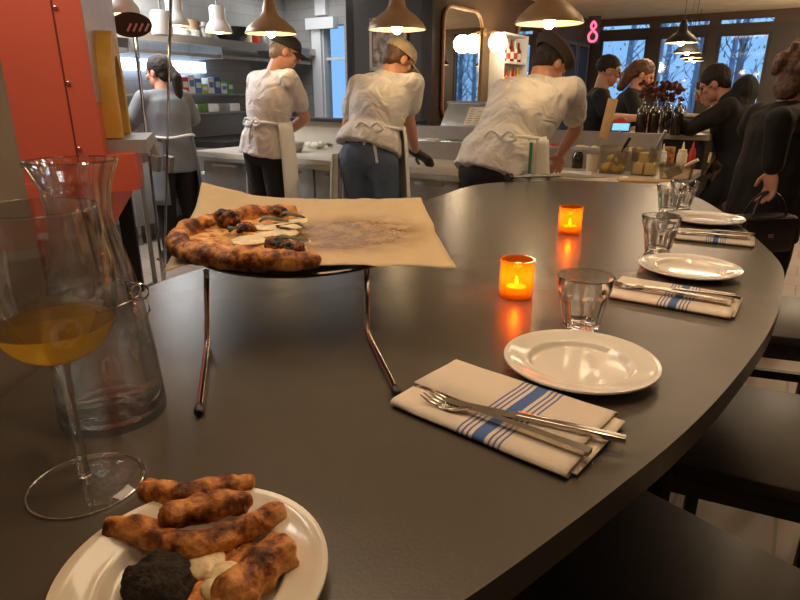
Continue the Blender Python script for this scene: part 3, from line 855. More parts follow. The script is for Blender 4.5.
def lay(o, a, b, z):
    A = P(a[0], a[1], z); B = P(b[0], b[1], z); d = B-A
    o.location = A; o.rotation_euler = (0, 0, math.atan2(d.y, d.x)); k = min(1, d.length/.212); o.scale = (k, k, k)
NZ = TZ+.0125
lay(fk, (425, 396), (608, 462), NZ+.0015)
lay(kn, (441, 401), (620, 441), NZ)
fk2 = dup(fk, (0, 0, 0), 0, 'steel fork on the middle napkin, tines resting near the tumbler'); lay(fk2, (609, 283), (735, 305), NZ+.0015)
kn2 = dup(kn, (0, 0, 0), 0, 'steel knife on the middle striped napkin'); lay(kn2, (622, 285), (737, 299), NZ)
fk3 = dup(fk, (0, 0, 0), 0, 'steel fork on the farthest striped napkin'); lay(fk3, (672, 232), (750, 239), NZ+.0015)
kn3 = dup(kn, (0, 0, 0), 0, 'steel knife on the farthest striped napkin'); lay(kn3, (680, 229), (752, 235), NZ)

# ---------------------------------------------------------------- tumblers
def tumbler_bm(Hh=.088, r0=.028, r1=.0445):
    ro = lambda z: r0+(r1-r0)*(z/Hh)**1.0
    def modf(t, z):
        k = max(0, min(1, (Hh*.74-z)/(Hh*.16))) if z > .003 else .6
        return 1-k*.085*(1-abs(math.cos(4.5*t)))-k*.0
    prof = [(0, .003), (r0*.7, .003), (r0*.85, 0), (r0, .002)]
    for i in range(1, 15): z = Hh*i/14; prof.append((ro(z)+(.001 if i == 11 else 0), z))
    prof += [(r1-.0012, Hh+.001)]
    inner = [(ro(Hh*i/14)-.0028-(.0016 if i < 9 else 0), Hh*i/14) for i in range(13, 1, -1)]
    bm = nb(); seg = 72; rings = []
    for (r, z) in prof:
        rings.append((r, z, True))
    for (r, z) in inner: rings.append((r, z, False))
    rings.append((r0*.6, .0095, False)); rings.append((0, .0085, False))
    prev = None
    for (r, z, f) in rings:
        if r < 1e-6: cur = [bm.verts.new((0, 0, z))]
        else: cur = [bm.verts.new((r*(modf(2*PI*k/seg, z) if f else 1)*math.cos(2*PI*k/seg), r*(modf(2*PI*k/seg, z) if f else 1)*math.sin(2*PI*k/seg), z)) for k in range(seg)]
        if prev:
            for k in range(seg):
                k2 = (k+1) % seg
                if len(prev) == 1: bm.faces.new((prev[0], cur[k2], cur[k]))
                elif len(cur) == 1: bm.faces.new((prev[k], prev[k2], cur[0]))
                else: bm.faces.new((prev[k], prev[k2], cur[k2], cur[k]))
        prev = cur
    return bm
TG = 'faceted tumblers along the table'
c = P(580.5, 328, TZ); t1 = solo('glass_tumbler', tumbler_bm(), M['tumbler_glass'], 'faceted clear tumbler behind the nearest clean plate', 'glass', (c.x, c.y, TZ), 0, TG)
for (x, y, lb) in ((657, 252, 'faceted clear tumbler standing at the left end of the middle napkin'), (668, 212, 'left one of the pair of tumblers at the far plate'), (681, 208, 'right one of the pair of tumblers at the far plate')):
    c = P(x, y, TZ); dup(t1, (c.x, c.y, TZ), .4, lb)

# ---------------------------------------------------------------- candles in amber glasses
def make_candle(label):
    t = thing('candle_holder', label, 'candle', (0, 0, TZ), 0, 'amber candle glasses')
    Hh, r = .072, .031
    md = lambda a, z: 1+(.012*math.cos(36*a) if .006 < z < .05 else 0)
    prof = [(0, 0), (r*.9, 0), (r, .004)]+[(r, .004+.06*i/6) for i in range(1, 7)]+[(r*1.03, Hh-.004), (r*1.02, Hh), (r*.93, Hh), (r*.92, Hh-.006), (r*.9, .02), (r*.86, .008), (0, .007)]
    obj('glass_cup', lathe(nb(), prof, 144, (0, 0, 0), md), M['amber'], t)
    bm = nb(); lathe(bm, [(0, 0.0075), (.019, .0075), (.019, .020), (.0175, .0205), (0, .019)], 24); obj('tealight', bm, M['wax'], t)
    bm = nb(); tube(bm, [(0, 0, .019), (.0003, 0, .024)], .0007, 6); w_ = obj('wick', bm, M['black'], t)
    bm = nb(); lathe(bm, [(0, .0225), (.003, .025), (.0034, .028), (.002, .034), (0, .040)], 16); obj('flame', bm, M['flame'], t)
    l = bpy.data.lights.new('candle_light', 'POINT'); l.energy = .4; l.color = (1, .55, .2); l.shadow_soft_size = .006
    lo = bpy.data.objects.new('candle_light', l); lo.location = (0, 0, .047); lo.parent = t; COL.objects.link(lo)
    return t
c = P(515.5, 296, TZ); cd = make_candle('lit amber candle glass nearer the camera, left of the tumbler'); cd.location = c
c = P(569, 233, TZ); dup(cd, c, 0, 'lit amber candle glass farther away on the table')

# ---------------------------------------------------------------- wine glass and carafe
wg = thing('wine_glass', 'large stemmed wine glass with golden white wine at the left', 'wine glass', (-.304, .493, TZ), 0)
rb = .0515; z0 = .12
foot = [(0, .0008), (rb-.001, .0008), (rb, .0016), (rb-.001, .0024), (rb*.6, .003), (.010, .006), (.0055, .012), (0, .013)]
stem = [(0, .008), (.0055, .011), (.0045, .03), (.0040, .075), (.0046, .118), (.0066, .131), (0, .133)]
outer = [(.0, .1305), (.0065, .131)]
bowl = [(.0065, .131), (.016, .1345), (.029, .141), (.040, .151), (.0475, .165), (.0525, .183), (.0545, .203), (.0535, .227), (.0512, .250), (.0490, .271)]
bowl = [(r*1.0, z) for r, z in bowl]
fine = [(p.x, p.z) for p in smoothpoly([Vector((r, 0, z)) for r, z in bowl], 5, False)]
wt = .0011
inn = [(max(0, r-wt), z+(.0012 if i < 6 else 0)) for i, (r, z) in enumerate(fine)][::-1]
inn = [(r, z) for r, z in inn if r > .006]
prof = outer+fine[1:]+[(fine[-1][0]-wt*.5, fine[-1][1]+.0006)]+inn+[(0, .1345)]
k_ = len(outer)
obj('bowl', lathe(nb(), prof[k_-2:], 64), M['bowl_glass'], wg)
obj('stem', lathe(nb(), stem, 32), M['tumbler_glass'], wg)
bm = nb(); lathe(bm, foot, 64); ft_ = obj('foot', bm, M['glass'], wg)
bm = nb(); tube(bm, [(rb*math.cos(2*PI*k/64), rb*math.sin(2*PI*k/64), .0018) for k in range(64)], .0011, 8, closed=True); obj('foot_rim', bm, M['tumbler_glass'], ft_)
WL = .169
wi = [(0, .1348)]+[(r+.0002, z) for r, z in sorted([(r, z) for r, z in inn], key=lambda q: q[1]) if z < WL]
wi += [(wi[-1][0]+.0012, WL), (0, WL)]
obj('wine', lathe(nb(), wi, 64), M['wine'], wg)

cf = thing('water_carafe', 'clear glass carafe of water with a flared neck and wire clip', 'carafe', (-.337, .627, TZ), R(0))
co = [(.0, .0008), (.052, .0008), (.0575, .004), (.0585, .012), (.057, .04), (.0545, .075), (.051, .11), (.0465, .14), (.0415, .165), (.0365, .185), (.0325, .203), (.0312, .217), (.0325, .232), (.036, .246), (.0415, .258), (.0445, .264)]
CK = 1.105; co = [(r*(.99 if z > .15 else 1), z*CK) for r, z in co]
fo = [(p.x, p.z) for p in smoothpoly([Vector((r, 0, z)) for r, z in co[3:]], 4, False)]
wt = .0024
ci = [(r-wt, z) for r, z in fo][::-1]
prof = co[:3]+fo+[(.0450, .2665*CK), (.0437, .268*CK), (.0422, .266*CK)]+ci+[(.05, .013), (.046, .011), (0, .012)]
obj('glass_body', lathe(nb(), prof, 72), M['carafe_glass'], cf)
WL = .150
wv = [(0, .0122), (.0462, .0113), (.0502, .0132)]+[(r+.0003, z) for r, z in ci[::-1] if .0135 < z < WL]
wv += [(wv[-1][0]-.0008, WL), (0, WL)]
obj('water', lathe(nb(), wv, 64), M['water'], cf)
bm = nb(); rr = .0475
tube(bm, [(rr*math.cos(a), rr*math.sin(a), .149+.004*math.sin(a)) for a in [2*PI*k/40 for k in range(40)]], .0011, 8, closed=True)
cw = obj('wire_band', bm, M['chrome'], cf)
bm = nb()
tube(bm, [(rr+.006+.009*math.cos(a), -.008+.004*math.cos(a), .156+.009*math.sin(a)) for a in [2*PI*k/20 for k in range(20)]], .0012, 8, closed=True)
tube(bm, [(rr+.001, -.012, .130), (rr-.004, -.010, .150), (rr-.008, -.006, .166)], .0014, 8)
tube(bm, [(rr+.012, -.003, .146), (rr+.013, -.004, .133), (rr+.006, -.006, .122)], .0012, 8)
obj('clip_loop', bm, M['chrome'], cw)

# ---------------------------------------------------------------- bar stools on the right
def make_stool(label, back=True):
    t = thing('bar_stool', label, 'bar stool', (0, 0, 0), 0, 'black wooden bar stools at the table')
    SZ = .68; w_ = .20
    bm = boxb((0, 0, SZ-.014), (.42, .42, .028), None, .008); obj('seat', bm, M['black_wood'], t)
    for sx in (-1, 1):
        for sy in (-1, 1):
            bm = nb(); box(bm, (sx*.175, sy*.175, (SZ-.03)/2), (.036, .036, SZ-.03), None, .003); obj('leg', bm, M['black_wood'], t)
    bm = nb()
    for s in (-1, 1):
        box(bm, (s*.175, 0, SZ-.055), (.022, .32, .05)); box(bm, (0, s*.175, SZ-.055), (.32, .022, .05))
    obj('apron', bm, M['black_wood'], t, False)
    for s in (-1, 1):
        obj('stretcher', boxb((s*.175, 0, .40), (.022, .32, .03)), M['black_wood'], t, False)
        obj('stretcher', boxb((0, s*.175, .26), (.32, .022, .03)), M['black_wood'], t, False)
    if back:
        for s in (-1, 1): obj('back_post', boxb((s*.18, -.195, SZ+.13), (.034, .026, .28), (R(6), 0, 0), .003), M['black_wood'], t)
        obj('back_rail', boxb((0, -.208, SZ+.245), (.40, .022, .06), (R(6), 0, 0), .004), M['black_wood'], t)
        for k in range(4): obj('back_slat', boxb(((k-1.5)*.082, -.199, SZ+.11), (.03, .014, .22), (R(6), 0, 0)), M['black_wood'], t, False)
    return t
s1 = make_stool('black wooden bar stool whose seat shows right of the middle napkin setting')
s1.location = (.745, 1.08, 0); s1.rotation_euler = (0, 0, R(65))
s2 = dup(s1, (.39, .60, 0), R(40), 'nearest black bar stool at the bottom right corner, mostly in shadow')
s3 = dup(s1, (1.18, 1.76, 0), R(71), 'farthest black bar stool at the right edge by the standing person')

# ---------------------------------------------------------------- pendant lamps
def make_pendant(label, loc, power, dia=.32, group='spun metal pendant lamps over the counter', color=(1, .70, .44)):
    t = thing('pendant_lamp', label, 'pendant lamp', loc, 0, group)
    r = dia/2
    o_ = [(r, 0), (r*1.005, .004), (r*.9, .035*dia/.32), (r*.62, .075*dia/.32), (r*.40, .098*dia/.32), (r*.30, .12*dia/.32), (r*.24, .165*dia/.32), (r*.17, .205*dia/.32), (.018, .215*dia/.32)]
    i_ = [(rr*.97, z-.003) for rr, z in o_[1:6]][::-1]
    obj('shade', lathe(nb(), o_+[(0, o_[-1][1])], 40), M['shade'], t)
    obj('shade_lining', lathe(nb(), [(0, .11*dia/.32)]+i_, 40), M['shade_in'], t)
    zc = .21*dia/.32
    obj('cord', tube(nb(), [(0, 0, zc), (0, 0, CH-loc[2])], .004, 8), M['black'], t)
    bm = nb(); ell(bm, (0, 0, .012), (.03, .03, .036)); obj('bulb', bm, M['bulb'], t)
    if power:
        l = bpy.data.lights.new('pendant_light', 'POINT'); l.energy = power; l.color = color; l.shadow_soft_size = .04
        lo = bpy.data.objects.new('pendant_light', l); lo.location = (0, 0, -.03); lo.parent = t; COL.objects.link(lo)
    return t
make_pendant('tan pendant lamp above the left cook in the black cap', Q(271, 34, 4.1), .8)
make_pendant('tan pendant lamp glowing above the middle cook in the beige cap', Q(397, 30, 3.62), .9)
make_pendant('large tan pendant lamp glowing above the right cook in the dark hat', Q(549, 24, 3.1), 1.2)
pt = make_pendant('pendant lamp hanging over the right side of the bar table, above the picture', (.52, 1.0, 1.92), 7.6)
make_pendant('pendant lamp hanging over the near end of the bar table, above the picture', (.05, .55, 2.1), 4.6)
FPG = 'dark cone pendants in a row before the middle window'
for (px, py, d, lb) in ((681, 43, 5.6, 'nearest and largest dark cone pendant in the row before the windows'), (687, 53, 6.9, 'second dark cone pendant in the row before the windows'), (691, 58, 8.1, 'third dark cone pendant in the row before the windows'), (694, 61, 9.2, 'last and smallest dark cone pendant in the row before the windows')):
    pn = make_pendant(lb, Q(px, py, d), 1.2, .27, FPG)
    for ch in kids(pn):
        if ch.name.startswith('shade') and 'lining' not in ch.name: ch.data.materials[0] = M['steel_black']
# made-up frames above the added area fill lights
for (x, y, _e, _c, lb) in FILL_PANELS:
    t = thing('fill_panel', lb, 'ceiling light', (x, y, CH), ROT)
    obj('fill_frame', boxb((0, 0, -.0175), (1.16, .56, .035)), M['white_trim'], t, False)

# ---------------------------------------------------------------- prep counter with its rail
ct = thing('prep_counter', 'long stainless prep counter with white top where the cooks work', 'counter', AB(-.1, 0), ROT)
KZ = .86
CL, CR_ = -2.05, 1.86
obj('worktop', boxb(((CL+CR_)/2, .45, KZ-.02), (CR_-CL, .9, .04), None, .004), M['counter'], ct)
obj('front_rail', boxb(((CL+CR_)/2, .0, KZ-.055), (CR_-CL, .05, .03)), M['steel'], ct, False)
obj('cabinet_body', boxb(((CL+CR_)/2, .48, .44), (CR_-CL-.06, .8, .72)), M['steel_dull'], ct, False)
for k in range(6):
    x = CL+.06+(CR_-CL-.12)*(k+.5)/6; wd = (CR_-CL-.12)/6
    dr = obj('door', boxb((x, .07, .45), (wd-.02, .025, .66), None, .004), M['steel'], ct)
    obj('door_handle', boxb((x, .05, .75), (wd*.6, .02, .02)), M['chrome'], dr, False)
for x in (CL+.1, -.7, .7, CR_-.1):
    for y in (.15, .8): obj('leg', tube(nb(), [(x, y, .085), (x, y, 0)], .02, 10), M['steel_black'], ct)
lg = thing('back_ledge', 'raised dark-topped ledge with pale backsplash behind the left cooks', 'ledge', AB(-1.3, .96), ROT)
obj('ledge_top', boxb((0, 0, 1.1), (1.75, .22, .03)), M['steel_black'], lg, False)
obj('backsplash', boxb((0, .0, .55), (1.7, .08, 1.07)), M['counter'], lg, False)
rl = thing('topping_rail', 'stainless topping rail with sunken pans behind the middle and right cooks', 'topping rail', AB(.55, .72), ROT)
obj('rail_front', boxb((0, -.17, KZ+.06), (1.9, .02, .12)), M['steel'], rl, False)
obj('rail_step', boxb((0, -.02, KZ+.10), (1.9, .05, .03)), M['steel'], rl, False)
obj('rail_back', boxb((0, .16, KZ+.11), (1.9, .03, .22)), M['steel'], rl, False)
obj('rail_floor', boxb((0, 0, KZ+.01), (1.9, .34, .02)), M['steel_dull'], rl, False)
for k in range(7):
    p_ = obj('food_pan', boxb((-.8+.26*k, .07, KZ+.07), (.22, .13, .1), None, .006), M['steel'], rl)
    bm = nb()
    for q in range(10): ell(bm, (-.8+.26*k+random.uniform(-.08, .08), .07+random.uniform(-.04, .04), KZ+.118), (.025, .02, .012))
    f_ = obj('pan_filling', bm, M[['dough', 'greens', 'cheese', 'mozz', 'tomato', 'cream', 'butter'][k]], p_); f_['kind'] = 'stuff'
ld = thing('rail_lid', 'open stainless rail lid with a paper list, behind the middle cook', 'lid', AB(.10, .91, 1.07), ROT)
obj('lid_panel', boxb((0, .08, .09), (.62, .012, .23), (R(-38), 0, 0), .004), M['steel'], ld)
obj('lid_frame', boxb((0, .15, .185), (.64, .03, .02), (R(-38), 0, 0)), M['steel'], ld, False)
obj('lid_hinge', boxb((0, -.0, .0), (.6, .03, .03)), M['steel_dull'], ld, False)
bm = boxb((.0, .072, .09), (.21, .0015, .17), (R(-38), 0, 0)); pp = obj('paper_list', bm, M['paper'], ld, False)
bm = nb()
for i in range(7):
    for j in range(3):
        if random.random() < .85:
            q = Euler((R(-38), 0, 0)).to_matrix() @ Vector((-.066+.066*j, -.0018, -.065+.021*i)); box(bm, (q+Vector((0, .071, .09)))[:], (.046*random.uniform(.6, 1), .001, .005), (R(-38), 0, 0))
obj('printed_lines', bm, mat('faded_ink', (150, 132, 104), .8), pp, False)
bm = nb(); lathe(bm, [(0, 0), (.07, 0), (.088, .03), (.098, .075), (.102, .08), (.094, .076), (.083, .03), (.066, .006), (0, .006)], 32)
bw = P(293, 152, KZ); solo('mixing_bowl', bm, M['steel'], 'steel mixing bowl under the hands of the left cook', 'bowl', bw)
bm = nb()
for k in range(7): ell(bm, (random.uniform(-.06, .06), random.uniform(-.04, .04), .02+random.uniform(0, .02)), (.045, .03, .022))
c = P(316, 149, KZ); solo('crumpled_cloth', remesh(bm, .006, 3, .006, 40), M['towel'], 'crumpled white cloth on the counter right of the mixing bowl', 'cloth', (c.x, c.y, KZ))
bm = nb()
for k in range(30):
    a = random.uniform(0, 6.28); q = Vector((random.uniform(-.07, .07), random.uniform(-.04, .04), .01)); tube(bm, [q, q+Vector((math.cos(a)*.03, math.sin(a)*.03, .02)), q+Vector((math.cos(a)*.05, math.sin(a)*.05, .015))], [.004, .010, .002], 5)
c = P(336, 147, KZ); hb = solo('herb_bunch', bm, M['greens'], 'bunch of green herbs on the counter left of the middle cook', 'herbs', (c.x, c.y, KZ))

# ---------------------------------------------------------------- things on the right of the counter
def cambro(label, px, py, sx, sy, sz, fill=None, fm=None, rz=ROT):
    c = P(px, py, KZ)
    t = thing('food_container', label, 'container', (c.x, c.y, KZ), rz)
    bm = nb(); th = .004; tp = .88
    def ring(s, z): return [bm.verts.new((x*s, y*s, z)) for x, y in ((-sx/2, -sy/2), (sx/2, -sy/2), (sx/2, sy/2), (-sx/2, sy/2))]
    rr = [ring(tp, 0), ring(1, sz), ring(1.05, sz), ring(1.05, sz+.006), ring(.96, sz+.006), ring(.96*1, sz), ring(tp*.93, .005)]
    for a, b in zip(rr, rr[1:]):
        for k in range(4): bm.faces.new((a[k], a[(k+1) % 4], b[(k+1) % 4], b[k]))
    bm.faces.new(rr[0][::-1]); bm.faces.new(rr[-1]); obj('tub', bm, M['clear_plastic'], t, False)
    return t
lm = cambro('clear plastic tub of yellow lemons on the counter', 612, 173, .145, .13, .16)
for k, (x, y, z) in enumerate(((-.033, -.022, .034), (.033, -.02, .034), (-.03, .03, .034), (.03, .032, .036), (0.0, 0, .085), (.035, -.02, .088))):
    bm = nb(); lathe(bm, [(0, -.04), (.008, -.037), (.022, -.025), (.029, 0), (.022, .025), (.009, .036), (.005, .041), (0, .042)], 18); bm.transform(Euler((R(80), 0, k*1.1)).to_matrix().to_4x4())
    q = Matrix.Rotation(ROT, 3, 'Z') @ Vector((x, y, 0))
    o = solo('lemon', bm, M['cheese'], 'yellow lemon in the clear plastic tub', 'lemon', (lm.location.x+q.x, lm.location.y+q.y, KZ+z), 0, 'lemons in the clear tub')
ch_ = cambro('clear plastic tub of pale cheese blocks, right of the lemon tub', 644, 175, .15, .13, .155)
for k, (x, y, z) in enumerate(((-.033, -.02, .04), (.033, -.022, .04), (-.03, .036, .04), (.033, .036, .04), (-.01, 0.0, .10))):
    q = Matrix.Rotation(ROT, 3, 'Z') @ Vector((x, y, 0))
    solo('cheese_block', boxb((0, 0, 0), (.058, .05, .066), None, .006), M['butter'], 'pale block in the clear tub right of the lemons', 'cheese', (ch_.location.x+q.x, ch_.location.y+q.y, KZ+z), ROT+k*.1, 'pale blocks in the clear tub')
def steel_scoop(label, loc, rot, L=.2, mhandle='steel_black', mblade='steel_dull'):
    t = thing('spatula', label, 'spatula', loc); t.rotation_euler = rot
    obj('blade', boxb((0, 0, .045), (.055, .004, .09), None, .0015), M[mblade], t)
    obj('handle', tube(nb(), [(0, 0, .088), (0, 0, .12), (0, 0, L), (0, 0, L+.06)], [.006, .008, .011, .009], 10), M[mhandle], t)
    return t
steel_scoop('dark grater leaning in the lemon tub', (lm.location.x-.01, lm.location.y-.045, KZ+.06), (R(12), R(28), ROT), .13)
steel_scoop('grey spatula standing in the tub of pale cheese', (ch_.location.x+.005, ch_.location.y-.012, KZ+.055), (R(8), R(22), ROT), .17, 'steel_dull')
wp = cambro('low clear pan holding a pale handled spatula at the counter end', 675, 180, .17, .13, .085)
steel_scoop('spatula with a pale handle lying across the low pan', (wp.location.x-.06, wp.location.y-.01, KZ+.028), (R(10), R(58), ROT), .13, 'cream')
bm = nb(); lathe(bm, [(0, 0), (.032, 0), (.036, .004), (.036, .085), (.038, .087), (.038, .1), (0, .1)], 24)
c = P(591, 172, KZ); t = thing('deli_cup', 'white lidded deli cup left of the lemon tub', 'cup', (c.x, c.y, KZ)); obj('cup', lathe(nb(), [(0, 0), (.030, 0), (.036, .11), (0, .11)], 24), M['cream'], t); obj('lid', lathe(nb(), [(0, .11), (.039, .11), (.039, .118), (0, .119)], 24), M['clear_plastic'], t)
bm.free()
c = P(577, 168, KZ); t = thing('glass_jar', 'dark glass jar between the right cook and the deli cup', 'jar', (c.x, c.y, KZ)); obj('jar_body', lathe(nb(), [(0, 0), (.036, 0), (.038, .005), (.038, .085), (.028, .1), (.028, .108), (0, .108)], 24), M['bottle_dark'], t); obj('lid', lathe(nb(), [(0, .108), (.031, .108), (.031, .122), (0, .122)], 24), M['steel'], t)
def squeeze(label, px, py, m, h=.13, r=.028, group='squeeze bottles behind the tubs'):
    c = P(px, py, KZ); t = thing('squeeze_bottle', label, 'bottle', (c.x, c.y, KZ), 0, group)
    obj('bottle_body', lathe(nb(), [(0, 0), (r*.95, 0), (r, .004), (r, h*.86), (r*.8, h), (0, h)], 24), M[m], t)
    obj('nozzle', lathe(nb(), [(r*.82, h), (r*.82, h+.014), (.010, h+.018), (.003, h+.062), (0, h+.062)], 20), M[m], t)
squeeze('pale squeeze bottle standing behind the low pan', 680, 170, 'cream', .115, .032)
squeeze('small white squeeze bottle left of the pale squeeze bottle', 661, 167, 'white_plastic', .09, .028)
squeeze('red squeeze bottle right of the pale squeeze bottle', 690, 168, 'tomato', .11, .022)
squeeze('tall cream squeeze bottle leaning behind the lemon tub', 616, 163, 'cream', .17, .032)
c = P(668, 163, KZ); t = thing('sauce_jar', 'jar of orange sauce behind the tubs', 'jar', (c.x, c.y, KZ)); obj('jar_body', lathe(nb(), [(0, 0), (.036, 0), (.038, .09), (.034, .1), (0, .1)], 24), M['sauce'], t); obj('lid', lathe(nb(), [(0, .1), (.037, .1), (.037, .112), (0, .112)], 24), M['wood'], t)
c = P(650, 182, KZ); solo('peel_board', boxb((0, 0, .006), (.34, .11, .012), None, .003), M['wood'], 'pale wooden board on the counter edge in front of the tubs', 'board', (c.x, c.y, KZ), R(-12))
bm = nb()
c = P(706, 172, KZ+.02); t = thing('plastic_bag', 'crumpled clear bag clipped to the counter end beside the dark coat', 'bag', (c.x, c.y, KZ), R(20))
bm = nb(); box(bm, (.05, 0, .03), (.09, .02, .11), (0, R(32), 0)); bmesh.ops.subdivide_edges(bm, edges=bm.edges[:], cuts=5, use_grid_fill=True)
for v in bm.verts: v.co += Vector((0, .012*noise.noise(v.co*40), .004*noise.noise(v.co*60)))
obj('bag_body', bm, pane_mat('thin_plastic', (215, 205, 195), .25), t)
obj('clip', boxb((.012, 0, .105), (.010, .014, .06), (0, R(8), 0)), M['wood'], t, False)
# white board with a steel rolling handle in front of the right cook
c = P(555, 174, KZ); solo('cutting_board', boxb((0, 0, .006), (.42, .2, .012), None, .003), M['white_plastic'], 'white cutting board on the counter under the right cook\'s hand', 'cutting board', (c.x, c.y, KZ), ROT+R(12))
t = thing('pizza_peel', 'pizza peel with a steel tube handle reaching over the table end', 'peel', (0, 0, 0))
a_ = P(508, 177, TZ+.014); b_ = Vector((1.36, 3.56, KZ+.022)); dd = (b_-a_).normalized()
obj('handle', tube(nb(), [a_+dd*.02, a_+dd*.17, a_+dd*.19, a_+dd*.45], [.013, .013, .007, .006], 14), M['steel_dull'], t)
obj('grip', tube(nb(), [a_-dd*.005, a_+dd*.022], .0165, 14), M['black'], t)
_x, _y, _d = frame(dd); bm = nb()
obj('blade', box(bm, (a_+dd*.58)[:], (.22, .28, .003), Matrix((dd.cross(Vector((0, 0, 1))).normalized(), dd, dd.cross(Vector((0, 0, 1))).normalized().cross(dd))).transposed()), M['steel'], t)

# ---------------------------------------------------------------- dining bar behind
BN = Vector((1.6, 4.8, 0)); BZ = 1.05
def BB(a, b, z=0): return BN+E1*a+E2*b+Vector((0, 0, z))
br = thing('dining_bar', 'long dark bar with pale top where the guests stand, before the windows', 'bar', BB(0, 0), ROT)
obj('bar_top', boxb((.35, 2.2, BZ-.02), (.74, 4.4, .04), None, .004), M['counter'], br)
obj('bar_front', boxb((.35, 2.2, .515), (.6, 4.3, .99)), M['dark'], br, False)
def place_bar(px, py, z=BZ): return P(px, py, z)
bg = 'dark bottles on the near end of the bar'
def dark_bottle(label, px, py):
    c = P(px, py, BZ); t = thing('dark_bottle', label, 'bottle', c, 0, bg)
    obj('bottle_body', lathe(nb(), [(0, 0), (.036, 0), (.038, .004), (.038, .14), (.03, .17), (.014, .19), (.013, .21), (0, .21)], 22), M['bottle_dark'], t)
    obj('pourer', lathe(nb(), [(.012, .21), (.014, .216), (.005, .222), (.004, .26), (0, .26)], 14), M['chrome'], t)
for px, py, lb in ((640, 134, 'leftmost of the four dark bottles on the near end of the bar'), (652, 134, 'second from left of the four dark bottles on the near end of the bar'), (664, 133, 'third from left of the four dark bottles on the near end of the bar'), (675, 135, 'rightmost of the four dark bottles on the near end of the bar')): dark_bottle(lb, px, py)
gp = [(0, 0), (.034, 0), (.034, .002), (.006, .006), (.004, .05), (.006, .085), (.028, .1), (.038, .125), (.036, .16), (.031, .185), (.0298, .185), (.0345, .16), (.0365, .126), (.026, .103), (0, .095)]
g0 = None
for k in range(9):
    a = .18+(k % 3)*.10; b = .55+(k//3)*.13
    q = BB(a, b, BZ)
    lb = 'clear stemmed glass among the glasses standing behind the dark bottles'
    if g0 is None: g0 = solo('stemmed_glass', lathe(nb(), gp, 28), M['bottle_clear'], lb, 'glass', q, 0, 'stemmed glasses on the bar')
    else: dup(g0, q, 0)
c = BB(.12, .32, BZ); t = thing('flower_vase', 'vase of dark dried flowers on the bar before the middle window', 'vase', BB(.17, .98, BZ))
obj('vase', lathe(nb(), [(0, 0), (.04, 0), (.05, .05), (.035, .12), (.03, .16), (.026, .16), (.03, .12), (0, .02)], 24), M['bottle_dark'], t)
bm = nb()
for k in range(46):
    a = random.uniform(0, 6.28); s = random.uniform(.05, .17); z = random.uniform(.22, .36)
    q = Vector((math.cos(a)*s, math.sin(a)*s, z)); tube(bm, [(0, 0, .1), q*.6+Vector((0, 0, .06)), q], [.002, .002, .001], 4)
    for j in range(3): ell(bm, q+Vector((random.uniform(-.03, .03), random.uniform(-.03, .03), random.uniform(-.02, .03))), (.018, .006, .026), Euler((random.uniform(0, 3), random.uniform(0, 3), 0)).to_matrix())
obj('dried_flowers', bm, M['red_plant'], t)
c = P(606, 139, BZ); solo('wooden_board', boxb((0, 0, .125), (.06, .02, .25), (R(-4), R(7), 0), .004), M['wood'], 'upright pale wooden board on the bar edge beside the bartender', 'board', (c.x, c.y, BZ), ROT)
bm = nb(); lathe(bm, [(0, 0), (.03, .002), (.05, .02), (.056, .05), (.048, .08), (.025, .096), (.006, .092), (0, .09)], 24, (0, 0, 0), lambda a, z: 1+.04*math.cos(5*a))
c = P(602, 133, BZ); t = thing('tomato', 'red tomato on the bar before the bartender in black', 'tomato', BB(-.0+.04, .24, BZ)); obj('flesh', bm, M['tomato'], t)
bm = nb()
for k in range(5): tube(bm, [(0, 0, .092), (.02*math.cos(k*1.26), .02*math.sin(k*1.26), .097), (.034*math.cos(k*1.26), .034*math.sin(k*1.26), .09)], [.003, .003, .001], 5)
obj('stem', bm, M['greens'], t)
t = thing('tablet', 'tilted tablet with a bright blue screen on the bar edge', 'tablet', P(620, 134, BZ), ROT+R(8))
obj('casing', boxb((0, 0, .045), (.13, .012, .085), (R(-50), 0, 0), .003), M['black'], t); obj('screen', boxb((0, -.0065, .050), (.115, .003, .07), (R(-50), 0, 0)), M['screen'], t, False); obj('stand', boxb((0, .03, .02), (.06, .06, .04)), M['black'], t, False)

# ---------------------------------------------------------------- bar wall: mirrors, globe, bottle shelf, neon
def wall_at(t, z, off=0.): return C0+E2*t+E1*off+Vector((0, 0, z))
WR = math.atan2(E2.y, E2.x)    # local x runs along the wall, local -y into the room
def rrect(w_, h_, r, k=8):
    pts = []
    for (cx, cy, a0) in ((w_/2-r, h_/2-r, 0), (-w_/2+r, h_/2-r, 90), (-w_/2+r, -h_/2+r, 180), (w_/2-r, -h_/2+r, 270)):
        for i in range(k+1): a = R(a0+90*i/k); pts.append((cx+r*math.cos(a), cy+r*math.sin(a)))
    return pts
def make_mirror(label, tc, zc, w_, h_):
    t = thing('wall_mirror', label, 'mirror', wall_at(tc, zc, .0), WR)
    pts = rrect(w_, h_, .17)
    bm = prism(nb(), pts, 0, .02); bm.transform(Matrix.Rotation(R(90), 4, 'X')); bm.transform(Matrix.Translation((0, -.002, 0))); obj('mirror_plate', bm, M['mirror'], t, False)
    bm = nb(); tube(bm, [(x, -.022, y) for x, y in pts], .018, 10, closed=True); obj('mirror_frame', bm, M['mirror_frame'], t)
tA = ratio_on(C0, E2, 441, 60); tB = ratio_on(C0, E2, 479, 60)
make_mirror('tall rounded mirror on the wall, left of the globe lamp', (tA+tB)/2, 1.60, tB-tA, 1.10)
tC = ratio_on(C0, E2, 516, 60); make_mirror('rounded mirror partly hidden by the right cook\'s hat', tC+.45, 1.60, 1.0, 1.10)
tG = ratio_on(C0, E2, 484, 41)
gl = thing('globe_wall_lamp', 'glowing round globe lamp on the wall right of the tall mirror', 'wall lamp', wall_at(tB+.10, 1.86), WR)
